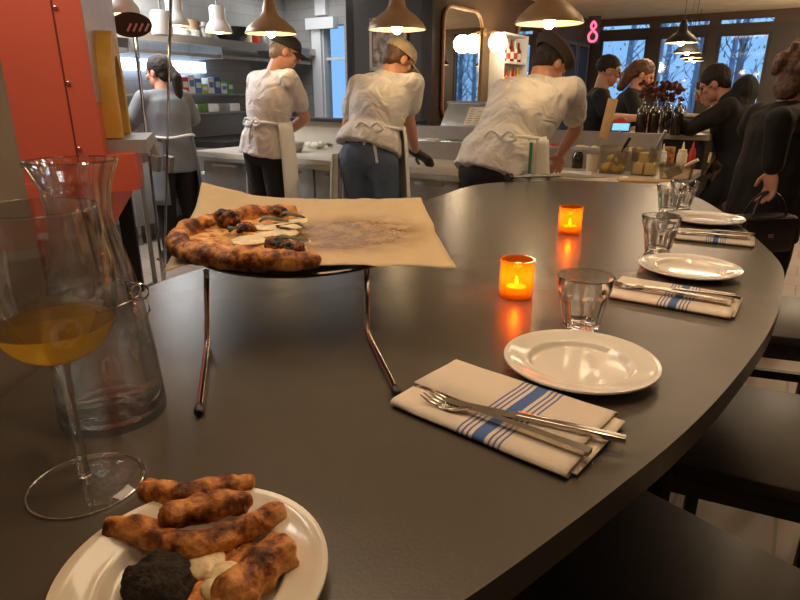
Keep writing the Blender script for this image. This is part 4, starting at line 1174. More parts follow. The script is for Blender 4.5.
bm = nb(); ell(bm, (0, -.17, 0), (.105, .105, .105)); obj('globe', bm, M['globe'], gl)
obj('arm', tube(nb(), [(0, -.01, .11), (0, -.12, .12), (0, -.17, .10)], .010, 10), M['mirror_frame'], gl); bm = nb(); lathe(bm, [(0, 0), (.045, 0), (.045, .015), (0, .02)], 20); bm.transform(Matrix.Rotation(R(90), 4, 'X')); bm.transform(Matrix.Translation((0, 0, .11))); obj('wall_plate', bm, M['mirror_frame'], gl)
l = bpy.data.lights.new('globe_light', 'POINT'); l.energy = 16; l.color = (1, .76, .5); l.shadow_soft_size = .1
lo = bpy.data.objects.new('globe_light', l); lo.location = (0, -.31, 0); lo.parent = gl; COL.objects.link(lo)
for (gx, gy, gr, lb) in ((5.25, 7.35, 0, 'added fill globe hanging over the dining room beyond the right edge'), (4.0, 4.0, 0, 'added fill globe hanging over the tables right of the picture')):  # unseen globes added to brighten the ceiling and the dining side
    t = thing('fill_globe', lb, 'pendant lamp', (gx, gy, 1.62), 0, 'added fill globes out in the dining room')
    bm = nb(); ell(bm, (0, 0, 0), (.12, .12, .12)); obj('globe', bm, M['globe'], t); obj('cord', tube(nb(), [(0, 0, .12), (0, 0, CH-1.62)], .004, 8), M['black'], t)
    l = bpy.data.lights.new('globe_light', 'POINT'); l.energy = 48; l.color = (1, .76, .52); l.shadow_soft_size = .125
    lo = bpy.data.objects.new('globe_light', l); lo.location = (0, 0, .27); lo.parent = t; COL.objects.link(lo)
t0 = ratio_on(C0, E2, 490, 70); t1_ = ratio_on(C0, E2, 512, 70); tw = t1_-t0
bs = thing('bottle_shelf', 'open wall shelf crowded with labelled bottles right of the globe lamp', 'shelf', wall_at((t0+t1_)/2, 1.25), WR)
obj('back_panel', boxb((0, -.01, .3), (tw+.06, .02, .86)), M['counter'], bs, False)
for s in (-1, 1): obj('side_panel', boxb((s*(tw/2+.02), -.09, .3), (.025, .18, .86)), M['white_trim'], bs, False)
for z in (-.12, .12, .42, .72): obj('shelf_board', boxb((0, -.09, z), (tw+.04, .17, .022)), M['white_trim'], bs, False)
cols = [(200, 40, 40), (240, 240, 235), (60, 120, 70), (230, 190, 60), (120, 40, 30), (40, 60, 110)]
def bottle_any(label, loc, c, h, group):
    t = thing('liquor_bottle', label, 'bottle', loc, 0, group)
    m = bpy.data.materials.get('bottle_%d' % c) or mat('bottle_%d' % c, cols[c], .2, 0, .05, 5)
    obj('bottle_body', lathe(nb(), [(0, 0), (.032, 0), (.034, .005), (.034, h*.58), (.014, h*.74), (.013, h), (0, h)], 16), m, t)
    obj('bottle_label', lathe(nb(), [(.0348, h*.15), (.0348, h*.45)], 16), M['white_plastic' if c != 1 else 'tomato'], t)
for lv, (z, n) in enumerate(((.132, 6), (.432, 6))):
    for k in range(n):
        q = bs.matrix_basis @ Vector((-tw/2+.05+(tw-.1)*k/(n-1), -.09, z))
        bottle_any(('bottle on the middle board of the wall bottle shelf' if lv == 0 else 'bottle on the upper board of the wall bottle shelf'), q, (k*3+lv) % 6, random.uniform(.2, .26), 'bottles on the middle board' if lv == 0 else 'bottles on the upper board')
# ledge with small bottles below the mirror
le = thing('wall_ledge', 'dark back bar ledge with bottles below the tall mirror', 'ledge', wall_at((tA+tB)/2+.4, 0, 0), WR)
obj('ledge_top', boxb((0, -.17, 1.0), (2.2, .32, .04)), M['tan_wall'], le, False); obj('ledge_body', boxb((0, -.17, .49), (2.15, .28, .98)), M['dark'], le, False)
for k in range(8):
    q = le.matrix_basis @ Vector((-.85+k*.16, -.16+.03*(k % 2), 1.02))
    bottle_any('small bottle in the row on the ledge below the tall mirror', q, [4, 0, 4, 1, 5, 4, 2, 4][k], .13+.02*(k % 3), 'bottles on the ledge below the mirror')
ng = C1-E2*.55; ng = C0+E2*4.72+E1*.05
t = thing('neon_sign', 'small pink neon sign of two stacked loops left of the far windows', 'neon sign', Q(593, 30, 8.6), ROT)
obj('neon_tube', tube(nb(), smoothpoly([(0, 0, .0), (-.05, 0, -.06), (-.03, 0, -.13), (.04, 0, -.13), (.055, 0, -.06), (0, 0, 0), (-.03, 0, .05), (0, 0, .10), (.035, 0, .05)], 5, True), .014, 8, closed=True), M['neon'], t)
obj('backing_plate', boxb((0, .03, 0), (.16, .01, .34)), M['black'], t, False)
# framed print on the brown column
fc_ = CA+E1*((ratio_on(CA, E1, 371, 40)+ratio_on(CA, E1, 408, 40))/2)-E2*.015
t = thing('framed_print', 'pale framed print on the brown column behind the middle cook', 'picture', (fc_.x, fc_.y, 1.80), ROT)
fw = ratio_on(CA, E1, 408, 40)-ratio_on(CA, E1, 371, 40); fh = .50
obj('print', boxb((0, 0, 0), (fw-.05, .012, fh-.05)), M['picture'], t, False)
bm = nb()
for s in (-1, 1): box(bm, (s*(fw/2-.0175), -.004, 0), (.035, .024, fh)); box(bm, (0, -.004, s*(fh/2-.0175)), (fw, .024, .035))
obj('picture_frame', bm, mat('picture_frame', (168, 150, 132), .5), t, False)

# ---------------------------------------------------------------- pizza oven at the left
OV = Vector((-1.06, 2.2, 0)); oz = R(-18.4)
ux = Vector((math.cos(oz), math.sin(oz), 0)); uy = Vector((-math.sin(oz), math.cos(oz), 0))
# mouth side faces the cooks: face normal points right and slightly away
fd = Vector((-.15, .45, 0)).normalized()       # along the mouth face, going away
fn = Vector((fd.y, -fd.x, 0))                  # out of the mouth face
ov = thing('pizza_oven', 'red panelled pizza oven with a golden arched mouth at the left', 'oven', (OV.x, OV.y, 0), math.atan2(fd.y, fd.x)-PI/2)
# local: x out of the mouth face, y along the face going away from the camera
def olocal(wp): return Matrix.Rotation(-ov.rotation_euler.z, 3, 'Z') @ (wp-Vector((OV.x, OV.y, 0)))
red_dir = olocal(OV+Vector((-1.2, 0, 0)))
# side panel facing the camera as a slab, in two sheets with screws along their joint
pa = Vector((0, 0, 0)); pb = red_dir
bm = prism(nb(), [(0, 0), (0, 1.1), (-.9, 1.1), (pb.x, pb.y)], 1.02, CH); obj('red_body', bm, M['red'], ov, False)
bm = prism(nb(), [(.004, .001), (.004, 1.08), (.0005, 1.08), (.0005, .001)], 1.30, CH-.001); obj('face_panel', bm, M['red_metal'], ov, False)
sd_ = red_dir.normalized(); nrm = Vector((sd_.y, -sd_.x, 0)); nrm = nrm if nrm.y < 0 else -nrm
jt = .095
bm = boxb((sd_*jt+nrm*.0015+Vector((0, 0, 1.76)))[:], (.004, .003, 1.47), (0, 0, math.atan2(sd_.y, sd_.x)))
obj('panel_joint', bm, mat('dark_red_joint', (96, 30, 22), .7), ov, False)  # thin dark red strip along the joint of the two sheets
for z in (1.145, 1.365, 1.60, 1.84, 2.08):
    bm = nb(); ell(bm, sd_*(jt-.012)+nrm*.003+Vector((0, 0, z)), (.008, .008, .008)); obj('screw', bm, M['chrome'], ov)
# golden arch of the mouth
aw, ah = .40, .40; z0 = 1.17; cyl = .34; pr = .055
bm = nb(); ring_o = []; ring_i = []
NA = 28
def arch(wd, ht, y0):
    pts = [(y0-wd/2, z0), (y0-wd/2, z0+ht*.45)]
    for k in range(NA+1): a = PI-PI*k/NA; pts.append((y0+wd/2*math.cos(a), z0+ht*.45+ht*.55*math.sin(a)))
    pts += [(y0+wd/2, z0)]
    return pts
po = arch(aw, ah-.01, cyl); pi_ = arch(aw-.15, ah-.10, cyl)
def strip(bm, A, B):
    for k in range(len(A)-1): bm.faces.new((A[k], A[k+1], B[k+1], B[k]))
f_o = [bm.verts.new((pr, y, z)) for y, z in po]; b_o = [bm.verts.new((-.0, y, z)) for y, z in po]
f_i = [bm.verts.new((pr, y, z)) for y, z in pi_]; b_i = [bm.verts.new((-.0, y, z)) for y, z in pi_]
strip(bm, f_o, b_o); strip(bm, f_i, f_o); strip(bm, b_i, f_i); strip(bm, b_o, b_i)
for k in (0, -1): bm.faces.new((f_o[k], f_i[k], b_i[k], b_o[k]))
obj('mouth_arch', bm, M['gold'], ov, True)
bm = nb(); vs = [bm.verts.new((.012, y, z)) for y, z in pi_]; bm.faces.new(vs); obj('mouth_sheet', bm, M['mouth_dark'], ov, False)  # flat sheet, painted dark in place of the open mouth
obj('hearth_shelf', boxb((.07, cyl, z0-.03), (.14, .46, .05)), M['steel_dull'], ov, False)
obj('oven_base', boxb((-.45, .55, .93), (.86, .95, .18)), M['red'], ov, False)
obj('lower_skirt', prism(nb(), [(.0, .0), (.10, .02), (.10, .3), (0, .3)], .99, 1.12), M['red'], ov, False)
for x in (-.06, -.8):
    for y in (.12, .95): obj('leg', boxb((x, y, .42), (.07, .07, .84)), M['steel_black'], ov, False)
obj('vent_panel', boxb((-.45, .09, .5), (.72, .02, .62)), M['steel_black'], ov, False)

# ---------------------------------------------------------------- peels standing in their rack
pk = thing('peel_rack', 'grey steel rack of angled plates holding the long pizza peels', 'rack', (-1.62, 3.95, 0), R(-20))
obj('rack_plate', boxb((-.10, .06, .98), (.26, .03, .16), (0, R(-12), 0)), M['steel_dull'], pk, False)
for dx in (.02, .12): obj('bracket', boxb((dx, .04, .90), (.055, .04, .10), (0, R(14), 0)), M['steel'], pk, False)
obj('post', tube(nb(), [(-.16, .08, 0), (-.16, .08, 1.0)], .018, 10), M['steel_dull'], pk); obj('foot', boxb((-.06, .06, .012), (.4, .25, .024)), M['steel_black'], pk, False)
t = thing('pizza_peel', 'long steel turning peel with a dark slotted round head at the top', 'peel', (0, 0, 0))
tp = Q(135, 36, 3.9); bt = Q(160, 252, 3.9)
d_ = (tp-bt); bt2 = bt-d_*((bt.z-.03)/d_.z)
obj('handle', tube(nb(), [bt2, tp], .0135, 12), M['chrome'], t)
hc = tp+d_.normalized()*.05
bm = nb(); lathe(bm, [(0, -.002), (.115, -.002), (.117, 0), (.115, .002), (0, .002)], 36); bm.transform(Matrix.Translation(hc+Vector((-.01, -.01, .01))) @ Euler((R(78), 0, R(12))).to_matrix().to_4x4() @ Matrix.Diagonal((1, .62, 1, 1)))
hd_ = obj('peel_head', bm, M['cap_brown'], t)
bm = nb()
for k in range(4): q = hc+Vector((-.02+.035*k, -.020, -.005)); box(bm, q[:], (.011, .004, .05), (R(-12), R(28), 0))
obj('slot', bm, M['steel'], hd_, False)
t = thing('pizza_peel', 'long thin steel peel handle running out of the picture top', 'peel', (0, 0, 0))
tp = Q(171, -20, 3.85); bt = Q(165, 255, 3.85); d_ = tp-bt; bt2 = bt-d_*((bt.z-.03)/d_.z)
obj('handle', tube(nb(), [bt2, tp], .0115, 12), M['chrome'], t)
hc = tp+d_.normalized()*.09; obj('peel_head', boxb(hc[:], (.2, .004, .24), (0, 0, R(10))), M['steel'], t, False)

# ---------------------------------------------------------------- kitchen line at the back left
KN = Vector((KD.y, -KD.x, 0)); KR = math.atan2(KD.y, KD.x)       # along the wall, KN into the room
def KB(t, off, z=0): return K0+KD*t+KN*off+Vector((0, 0, z))
sh = thing('wall_shelf', 'long stainless wall shelf loaded with pots over the kitchen line', 'shelf', KB(2.15, 0), KR)
SZ_ = 1.81
obj('shelf_board', boxb((0, -.26, SZ_), (4.2, .46, .025)), M['steel'], sh, False); obj('front_lip', boxb((0, -.49, SZ_-.02), (4.2, .012, .07)), M['steel'], sh, False)
obj('lower_rail', boxb((0, -.42, SZ_-.14), (4.2, .03, .03)), M['steel_dull'], sh, False)
for x in (-1.6, -.55, .55, 1.6): obj('bracket', boxb((x, -.25, SZ_-.09), (.02, .42, .14)), M['steel_dull'], sh, False)
def on_shelf(px, Y=None, off=-.28):
    # point on the shelf board seen on pixel column px
    base = KB(0, -off); t_ = ratio_on(base, KD, px, 38); return KB(t_, -off, SZ_+.0125)
def pot(name, label, cat, px, r, h, m, handle=True, off=-.3):
    q = on_shelf(px, None, off); t = thing(name, label, cat, q, KR+.5)
    obj('pot_body', lathe(nb(), [(0, 0), (r, 0), (r, h), (r*1.04, h+.004), (r*.97, h), (r*.97, .006), (0, .006)], 28), M[m], t)
    if handle:
        for s in (-1, 1): obj('handle', tube(nb(), smoothpoly([(s*r, -.03, h*.75), (s*(r+.03), -.025, h*.75), (s*(r+.03), .025, h*.75), (s*r, .03, h*.75)], 4, False), .005, 8), M[m], t)
pot('stock_pot', 'small steel pot on the wall shelf behind the second heat lamp', 'pot', 150, .10, .10, 'steel')
pot('stock_pot', 'steel pot on the wall shelf left of the third heat lamp', 'pot', 205, .09, .15, 'steel')
pot('stock_pot', 'tall copper-toned pot on the wall shelf beside the steel pot', 'pot', 193, .06, .16, 'shade', False)
q = on_shelf(232, None, -.3); solo('mixing_bowl', lathe(nb(), [(0, 0), (.09, 0), (.15, .06), (.175, .14), (.18, .142), (.17, .138), (.145, .06), (.086, .008), (0, .008)], 36), M['steel_black'], 'wide dark mixing bowl on the wall shelf under the third heat lamp', 'bowl', q)
for k, (px, lb) in enumerate(((247, 'left one of the three small jars on the right of the wall shelf'), (255, 'middle one of the three small jars on the right of the wall shelf'), (262, 'right one of the three small jars on the right of the wall shelf'))):
    q = on_shelf(px, None, -.28); t = thing('storage_jar', lb, 'jar', q, 0, 'small jars on the wall shelf'); obj('jar_body', lathe(nb(), [(0, 0), (.05, 0), (.052, .1), (.04, .12), (0, .12)], 20), M[['cream', 'tomato', 'steel'][k]], t); obj('lid', lathe(nb(), [(0, .12), (.044, .12), (.044, .135), (0, .135)], 20), M['steel'], t)
for k, (px, lb) in enumerate(((180, 'white plate stack on the wall shelf behind the tall peel handle'), (190, 'white crockery stack left of the copper-toned pot'))):
    q = on_shelf(px, None, -.3); solo('plate_stack', lathe(nb(), [(0, 0)]+[(.09 if i % 2 else .097, .012*(i//2)+(.008 if i % 2 else 0)) for i in range(12)]+[(0, .075)], 28), M['white_enamel'], lb, 'plates', q, 0, 'crockery on the wall shelf')
# lower lit shelf with boxes
l2 = thing('lower_wall_shelf', 'lit lower wall shelf of boxes and bottles under the steel shelf', 'shelf', KB(2.3, 0), KR)
obj('shelf_board', boxb((0, -.14, 1.32), (2.9, .24, .02)), M['steel'], l2, False)
obj('shelf_board', boxb((0, -.14, 1.14), (2.9, .24, .02)), M['steel'], l2, False)
obj('light_strip', boxb((-.1, -.06, 1.58), (1.3, .04, .10)), M['cool_tube'], l2, False)
for x in (-1.4, 0, 1.4): obj('upright', boxb((x, -.03, 1.36), (.03, .03, .56)), M['steel_dull'], l2, False)
def on_low(px, z, off=-.16):
    base = KB(0, -off); t_ = ratio_on(base, KD, px, 75); return KB(t_, -off, z)
bx_c = [(200, 60, 70), (235, 235, 240), (90, 130, 200), (180, 205, 60), (240, 240, 240), (70, 110, 170), (236, 236, 236), (80, 150, 90)]
for k in range(8):
    q = on_low(181+k*6.5, 1.33); h = [.15, .17, .14, .09, .15, .16, .1, .12][k]
    nm = ['red', 'white', 'blue', 'lime green', 'white', 'dark blue', 'white', 'green'][k]
    t = thing('food_box', '%s packet standing on the lit lower wall shelf, %s' % (nm, ['leftmost in the row', 'second from the left', 'third from the left', 'fourth from the left', 'fifth from the left', 'sixth from the left', 'seventh from the left', 'rightmost in the row'][k]), 'packet', q, KR, 'packets on the lit wall shelf')
    obj('packet', boxb((0, 0, h/2), (.085, .09, h), None, .006), mat('packet_%d' % k, bx_c[k], .5), t); obj('packet_label', boxb((0, -.047, h*.55), (.06, .003, h*.35)), M['white_plastic' if k not in (1, 4, 6) else 'blue_label'], t, False)
for k in range(5):
    q = on_low(183+k*11, 1.15); solo('food_tray', boxb((0, 0, .04), (.15, .16, .08), None, .01), M[['white_plastic', 'greens', 'white_plastic', 'steel', 'white_plastic'][k]], ['white', 'green', 'second white', 'steel', 'rightmost white'][k]+' tray on the bottom board of the lit wall shelf', 'tray', q, KR, 'trays on the lit wall shelf')
# flat top range
rg = thing('range_cooker', 'stainless range with a black flat top behind the woman in grey', 'cooker', KB(3.25, 0), KR)
obj('cooker_body', boxb((0, -.47, .50), (2.05, .78, .68)), M['steel'], rg, False); obj('flat_top', boxb((0, -.45, .87), (2.05, .74, .06)), M['steel_black'], rg, False)
obj('splash_back', boxb((0, -.08, 1.0), (2.05, .03, .24)), M['steel'], rg, False); obj('front_ledge', boxb((0, -.92, .82), (2.05, .14, .03)), M['steel'], rg, False)
for x in (-.68, 0, .68):
    d = obj('oven_door', boxb((x, -.875, .43), (.54, .02, .46), None, .005), M['steel_dull'], rg); obj('door_handle', tube(nb(), [(x-.2, -.91, .64), (x+.2, -.91, .64)], .012, 8), M['chrome'], d)
    for s in (-.1, .1): obj('knob', tube(nb(), [(x+s, -.87, .75), (x+s, -.905, .75)], .022, 12), M['black'], rg)
for x in (-.95, .95):
    for y in (-.15, -.8): obj('leg', tube(nb(), [(x, y, .16), (x, y, 0)], .025, 10), M['steel_black'], rg)
# heat lamps
def heat_lamp(label, px, py, Y, r, power):
    q = Q(px, py, Y); t = thing('heat_lamp', label, 'heat lamp', q, 0, 'white heat lamps over the kitchen pass')
    pr_ = [(r, 0), (r*1.02, .006), (r*.9, .05), (r*.66, .085), (r*.6, .10), (r*.6, .185), (r*.5, .2), (0, .2)]
    obj('shade', lathe(nb(), pr_, 32), M['white_enamel'], t); obj('lining', lathe(nb(), [(r*.96, .003), (r*.85, .05), (r*.55, .09), (0, .1)], 32), M['shade_in'], t)
    bm = nb(); ell(bm, (0, 0, .02), (r*.5, r*.5, .03)); obj('bulb', bm, M['globe'], t); obj('stem', tube(nb(), [(0, 0, .2), (0, 0, CH-q.z)], .008, 8), M['steel_dull'], t)
    if power:
        l = bpy.data.lights.new('heat_light', 'POINT'); l.energy = power; l.color = (1, .9, .76); l.shadow_soft_size = .05
        lo = bpy.data.objects.new('heat_light', l); lo.location = (0, 0, -.06); lo.parent = t; COL.objects.link(lo)
heat_lamp('white heat lamp at the left end, beside the oven', 123, 15, 4.2, .11, .5)
heat_lamp('white heat lamp cut by the tall peel handle', 176, 26, 4.9, .10, .5)
heat_lamp('white bell heat lamp over the dark bowl on the shelf', 219, 33, 5.3, .105, .5)
q = Q(163, 35, 4.7); t = thing('heat_lamp', 'white heat lamp shade between the left one and the peel handle', 'heat lamp', q, 0, 'white heat lamps over the kitchen pass'); obj('shade', lathe(nb(), [(.075, 0), (.072, .14), (.06, .16), (0, .165)], 28), M['white_enamel'], t); obj('stem', tube(nb(), [(0, 0, .16), (0, 0, CH-q.z)], .008, 8), M['steel_dull'], t)
# steel prep table and stool beside the oven
pt_ = thing('prep_table', 'small steel cabinet on legs behind the oven', 'cabinet', P(140, 222, .16).xy.to_3d(), R(-25))
obj('cabinet_body', boxb((0, 0, .48), (.5, .5, .6), None, .01), M['steel_dull'], pt_)
obj('cabinet_top', boxb((0, 0, .79), (.54, .54, .03)), M['steel'], pt_, False)
for sx in (-1, 1):
    for sy in (-1, 1): obj('leg', tube(nb(), [(sx*.2, sy*.2, .18), (sx*.2, sy*.2, 0)], .022, 10), M['steel'], pt_)
ch2 = thing('step_stool', 'pale metal framed kitchen stool beside the woman in grey', 'stool', Vector((-1.60, 5.75, 0)), R(-25))
for sx in (-1, 1):
    for sy in (-1, 1): obj('leg', tube(nb(), [(sx*.2, sy*.2, 0), (sx*.15, sy*.15, .62)], .018, 10), M['white_enamel'], ch2)
obj('seat', boxb((0, 0, .63), (.38, .38, .03), None, .008), M['white_enamel'], ch2); obj('step', boxb((0, 0, .3), (.36, .36, .03)), M['white_enamel'], ch2, False)

# ---------------------------------------------------------------- people
def hand(bm, wrist, d, side, nrm, curl=.5, r=.0085):
    """palm + four fingers + thumb; d along the hand, side towards the thumb, nrm towards the palm side."""
    d = d.normalized(); side = (side-d*side.dot(d)).normalized(); nrm = d.cross(side) if nrm is None else (nrm-d*nrm.dot(d)-side*nrm.dot(side)).normalized()
    m = Matrix((side, nrm, d)).transposed()
    ell(bm, wrist+d*.048, (.041, .016, .056), m)
    for k, (o, L) in enumerate(((.031, .078), (.0105, .088), (-.0105, .082), (-.030, .064))):
        a = wrist+d*.082+side*o; ang = curl*1.0
        d1 = (d*math.cos(ang*.6)+nrm*math.sin(ang*.6)+side*(o*3)).normalized()
        b = a+d1*L*.5; d2 = (d*math.cos(ang*1.7)+nrm*math.sin(ang*1.7)+side*(o*2)).normalized(); c = b+d2*L*.5
        chain(bm, [a-d*.02, a, b, c], [r, r, r*.92, r*.78])
    a = wrist+d*.022+side*.03; b = a+(d*.6+side*.7+nrm*.3).normalized()*.035; c = b+(d*.9+side*.2+nrm*.4).normalized()*.032
    chain(bm, [wrist+d*.012+side*.015, a, b, c], [.013, .012, .0105, .009])
def person(label, pos, yaw, hips=(0, 0, .95), neck=(0, .03, 1.45), head=(0, .07, 1.60), hyaw=0., hpitch=0., shw=.185, elbows=((-.27, .05, 1.18), (.27, .05, 1.18)),
           wrists=((-.25, .2, 1.0), (.25, .2, 1.0)), hdirs=((0, .6, -.8), (0, .6, -.8)), knees=None, feet=None, top='shirt', sleeve=.5, hem=-.10, trousers='black_cloth', skin='skin', belly=0., wr=.006, tyaw=0., coat_len=None, sc=1., loose=1.0, tie=None):
    t = thing('person', label, 'person', (pos[0], pos[1], 0), yaw)
    H = Vector(hips); N = Vector(neck); Hd = Vector(head); up = (N-H).normalized()
    sd = Matrix.Rotation(tyaw, 3, 'Z') @ Vector((1, 0, 0)); fw = up.cross(sd)*-1
    fw = sd.cross(up)*-1
    if fw.y < 0: fw = -fw
    SL = N-sd*shw-up*.055; SR = N+sd*shw-up*.055
    L_ = (N-H).length
    bm = nb()
    ell(bm, H-Vector((0, 0, .02)), (.155, .115, .12))
    loft(bm, [(H, .15, .11), (H+up*L_*.28, .138, .10), (H+up*L_*.62, .160, .115), (H+up*L_*.84, .150, .085), (N-up*.05, .07, .055), (N-up*.0, .055, .052)], 20, sd)
    hm = Matrix.Rotation(hyaw, 3, 'Z') @ Matrix.Rotation(-hpitch, 3, 'X')
    def hp(x, y, z): return Hd+hm @ Vector((x, y, z))
    rcone(bm, N-up*.03, .062, hp(0, -.022, -.05), .054)
    for S_ in (SL, SR): rcone(bm, N-up*.075, .050, S_-up*.015, .052)
    ell(bm, hp(0, -.012, .032), (.075, .094, .088), hm); ell(bm, hp(0, .022, -.045), (.056, .066, .066), hm); ell(bm, hp(0, .052, -.088), (.028, .026, .02), hm)
    rcone(bm, hp(0, .086, .018), .009, hp(0, .106, -.018), .0135); ell(bm, hp(0, .072, .034), (.052, .018, .012), hm)
    ell(bm, hp(0, .082, -.052), (.022, .010, .010), hm); ell(bm, hp(-.040, .064, -.012), (.02, .018, .02), hm); ell(bm, hp(.040, .064, -.012), (.02, .018, .02), hm)
    for s in (-1, 1): ell(bm, hp(s*.078, -.008, -.006), (.010, .020, .031), hm)
    for i, S_ in enumerate((SL, SR)):
        e = Vector(elbows[i]); w_ = Vector(wrists[i]); hd = Vector(hdirs[i]).normalized()
        chain(bm, [S_, e, e+(w_-e)*.35, w_], [.052, .041, .040, .027])
        sv = Vector((1, 0, 0))*(1 if i == 0 else -1)
        hand(bm, w_+hd*.01, hd, sv, Vector((0, -.2, -1)) if abs(hd.z) < .8 else Vector((0, -1, 0)), .6)
    hl = (-.095, .095)
    kn_ = knees or [(hl[0], .03, .50), (hl[1], .03, .50)]
    ft = feet or [(hl[0]-.02, 0, .08), (hl[1]+.02, 0, .08)]
    for i in (0, 1):
        h0 = H+Vector((hl[i], 0, -.06)); chain(bm, [h0, Vector(kn_[i]), Vector(ft[i])], [.085, .058, .042])
        f = Vector(ft[i]); rcone(bm, f+Vector((0, -.02, -.035)), .035, f+Vector((0, .15, -.045)), .03)
    body = obj('body', remesh(bm, .0068, 2), M[skin], t)
    for s in (-1, 1):
        bm = nb(); ell(bm, hp(s*.031, .079, .010), (.012, .010, .009), hm); e_ = obj('eye', bm, M['eye'], t)
    # top garment
    bm = nb(); q = loose; hz = H+Vector((0, 0, hem)) if coat_len is None else Vector((H.x, H.y, coat_len))
    rings = [(hz, .198*q, .155*q), (H+up*.04, .190*q, .148*q), (H+up*L_*.30, .180*q, .138*q+belly), (H+up*L_*.62, .192*q, .142*q), (H+up*L_*.84, .186*q, .122*q), (N-up*.035, .115, .088), (N+up*.012, .070, .068)]
    if tie:   # blouse gathered under the apron string
        k = max(.05, (tie-H.z)/max(.05, up.z)/L_); c = H+up*L_*k
        rings = [(hz, .214*q, .172*q), (hz+(c-hz)*.55, .200*q, .158*q), (c, .166*q, .130*q), (c+up*.07, .188*q, .146*q), (H+up*L_*.66, .196*q, .146*q), (H+up*L_*.84, .186*q, .122*q), (N-up*.035, .115, .088), (N+up*.012, .070, .068)]
    loft(bm, rings, 26, sd)
    cuffs = []
    for i, S_ in enumerate((SL, SR)):
        e = Vector(elbows[i]); w_ = Vector(wrists[i])
        rcone(bm, N-up*.05, .074, S_-up*.005, .066)
        if sleeve <= 1: rcone(bm, S_, .067, S_+(e-S_)*sleeve, .066)
        else:
            rcone(bm, S_, .070, e, .060); rcone(bm, e, .060, e+(w_-e)*(sleeve-1), .048)
            ell(bm, e, (.06, .06, .06))
    obj({'coat': 'coat', 'greyknit': 'sweater', 'black_cloth': 'tee_shirt'}.get(top, 'shirt'), remesh(bm, .011, 6, wr, 11), M[top], t)
    bm = nb()
    ell(bm, H-Vector((0, 0, .02)), (.172, .132, .13))
    for i in (0, 1):
        h0 = H+Vector((hl[i], 0, -.06)); k_ = Vector(kn_[i]); f = Vector(ft[i])
        rcone(bm, h0, .102, k_, .076); rcone(bm, k_, .076, f+(k_-f)*.06, .062)
    obj('trousers', remesh(bm, .012, 3, .006, 12), M[trousers], t)
    for i in (0, 1):
        f = Vector(ft[i]); bm = nb(); ell(bm, (f.x, f.y+.06, .045), (.052, .145, .055)); box(bm, (f.x, f.y+.06, .01), (.09, .27, .02), None, .006)
        obj('shoe', bm, M['leather'], t)
    t['_'] = 0; del t['_']
    return t, hp, hm, H, N, sd, up, L_
def hair_cap(t, hp, hm, m, r=(.086, .103, .095), c=(0, -.026, .044), nape=True, name='hair', vox=.007, amp=.004):
    bm = nb(); ell(bm, hp(*c), r, hm)
    if nape: ell(bm, hp(0, -.060, -.02), (.066, .045, .06), hm)
    for v in bm.verts: pass
    me = remesh(bm, vox, 2, amp, 50, (1, 1, 1)); return obj(name, me, M[m], t)
def ball_cap(t, hp, hm, m, dz=.030, back=-.012):
    bm = nb(); n = 26; prof = [(1, 0), (1.0, .2), (.95, .45), (.8, .75), (.5, .95), (0, 1.0)]
    lathe(bm, prof, n); bm.transform(Matrix.Translation(hp(0, back, dz)) @ hm.to_4x4() @ Matrix.Diagonal((.090, .110, .088, 1)))
    c = obj('cap', bm, M[m], t); md = c.modifiers.new('t', 'SOLIDIFY'); md.thickness = .004
    bm = nb(); g = []
    for i in range(9):
        a = R(-62+124*i/8); row = []
        for k in range(5):
            s = k/4; row.append(bm.verts.new(hp(math.sin(a)*(.088+.004*s), back+math.cos(a)*.105+s*.072*math.cos(a*.8), dz+.006-.020*(abs(a))*1.0-.014*s)))
        g.append(row)
    for i in range(8):
        for k in range(4): bm.faces.new((g[i][k], g[i+1][k], g[i+1][k+1], g[i][k+1]))
    b = obj('cap_brim', bm, M[m], c); b.modifiers.new('t', 'SOLIDIFY').thickness = .005
def apron(t, H, N, up, L_, sd, zwaist=1.06, zhem=.42, amax=118, r=(.202, .160), bow=True, ctr=None, rs_=(.180, .143)):
    bm = nb(); g = []; c = ctr or H; n = 30
    for j in range(13):
        v = j/12; row = []
        for i in range(n+1):
            a = R(-amax+2*amax*i/n); fl = .90+.20*v**.6
            k = 1+.04*noise.noise(Vector((a*4, v*.6, 3)))*v
            row.append(bm.verts.new((c.x+math.sin(a)*r[0]*fl*k, c.y+math.cos(a)*r[1]*fl*k, zwaist+(zhem-zwaist)*v)))
        g.append(row)
    for j in range(12):
        for i in range(n): bm.faces.new((g[j][i], g[j][i+1], g[j+1][i+1], g[j+1][i]))
    o = obj('apron', bm, M['apron'], t); o.modifiers.new('t', 'SOLIDIFY').thickness = .004
    bm = nb(); pts = [(c.x+math.sin(a)*rs_[0], c.y+math.cos(a)*rs_[1], zwaist-.005+.008*math.sin(3*a)) for a in [2*PI*k/40 for k in range(40)]]
    tube(bm, pts, .010, 8, closed=True); st_ = obj('apron_string', bm, M['apron'], o)
    if bow:
        bm = nb(); b = Vector((c.x+.04, c.y-rs_[1]-.010, zwaist))
        for s in (-1, 1):
            tube(bm, smoothpoly([b, b+Vector((s*.05, -.012, .03)), b+Vector((s*.085, -.010, -.005)), b+Vector((s*.04, -.010, -.018)), b], 5, False), .008, 7)
            tube(bm, [b, b+Vector((s*.03, -.012, -.08)), b+Vector((s*.045, -.006, -.2))], [.008, .010, .009], 7)
        ell(bm, b, (.018, .014, .016)); obj('bow', bm, M['apron'], st_)
def wl(t, p):   # world point into the person's frame
    return Matrix.Rotation(-t[1], 3, 'Z') @ (Vector(p)-Vector((t[0][0], t[0][1], 0)))

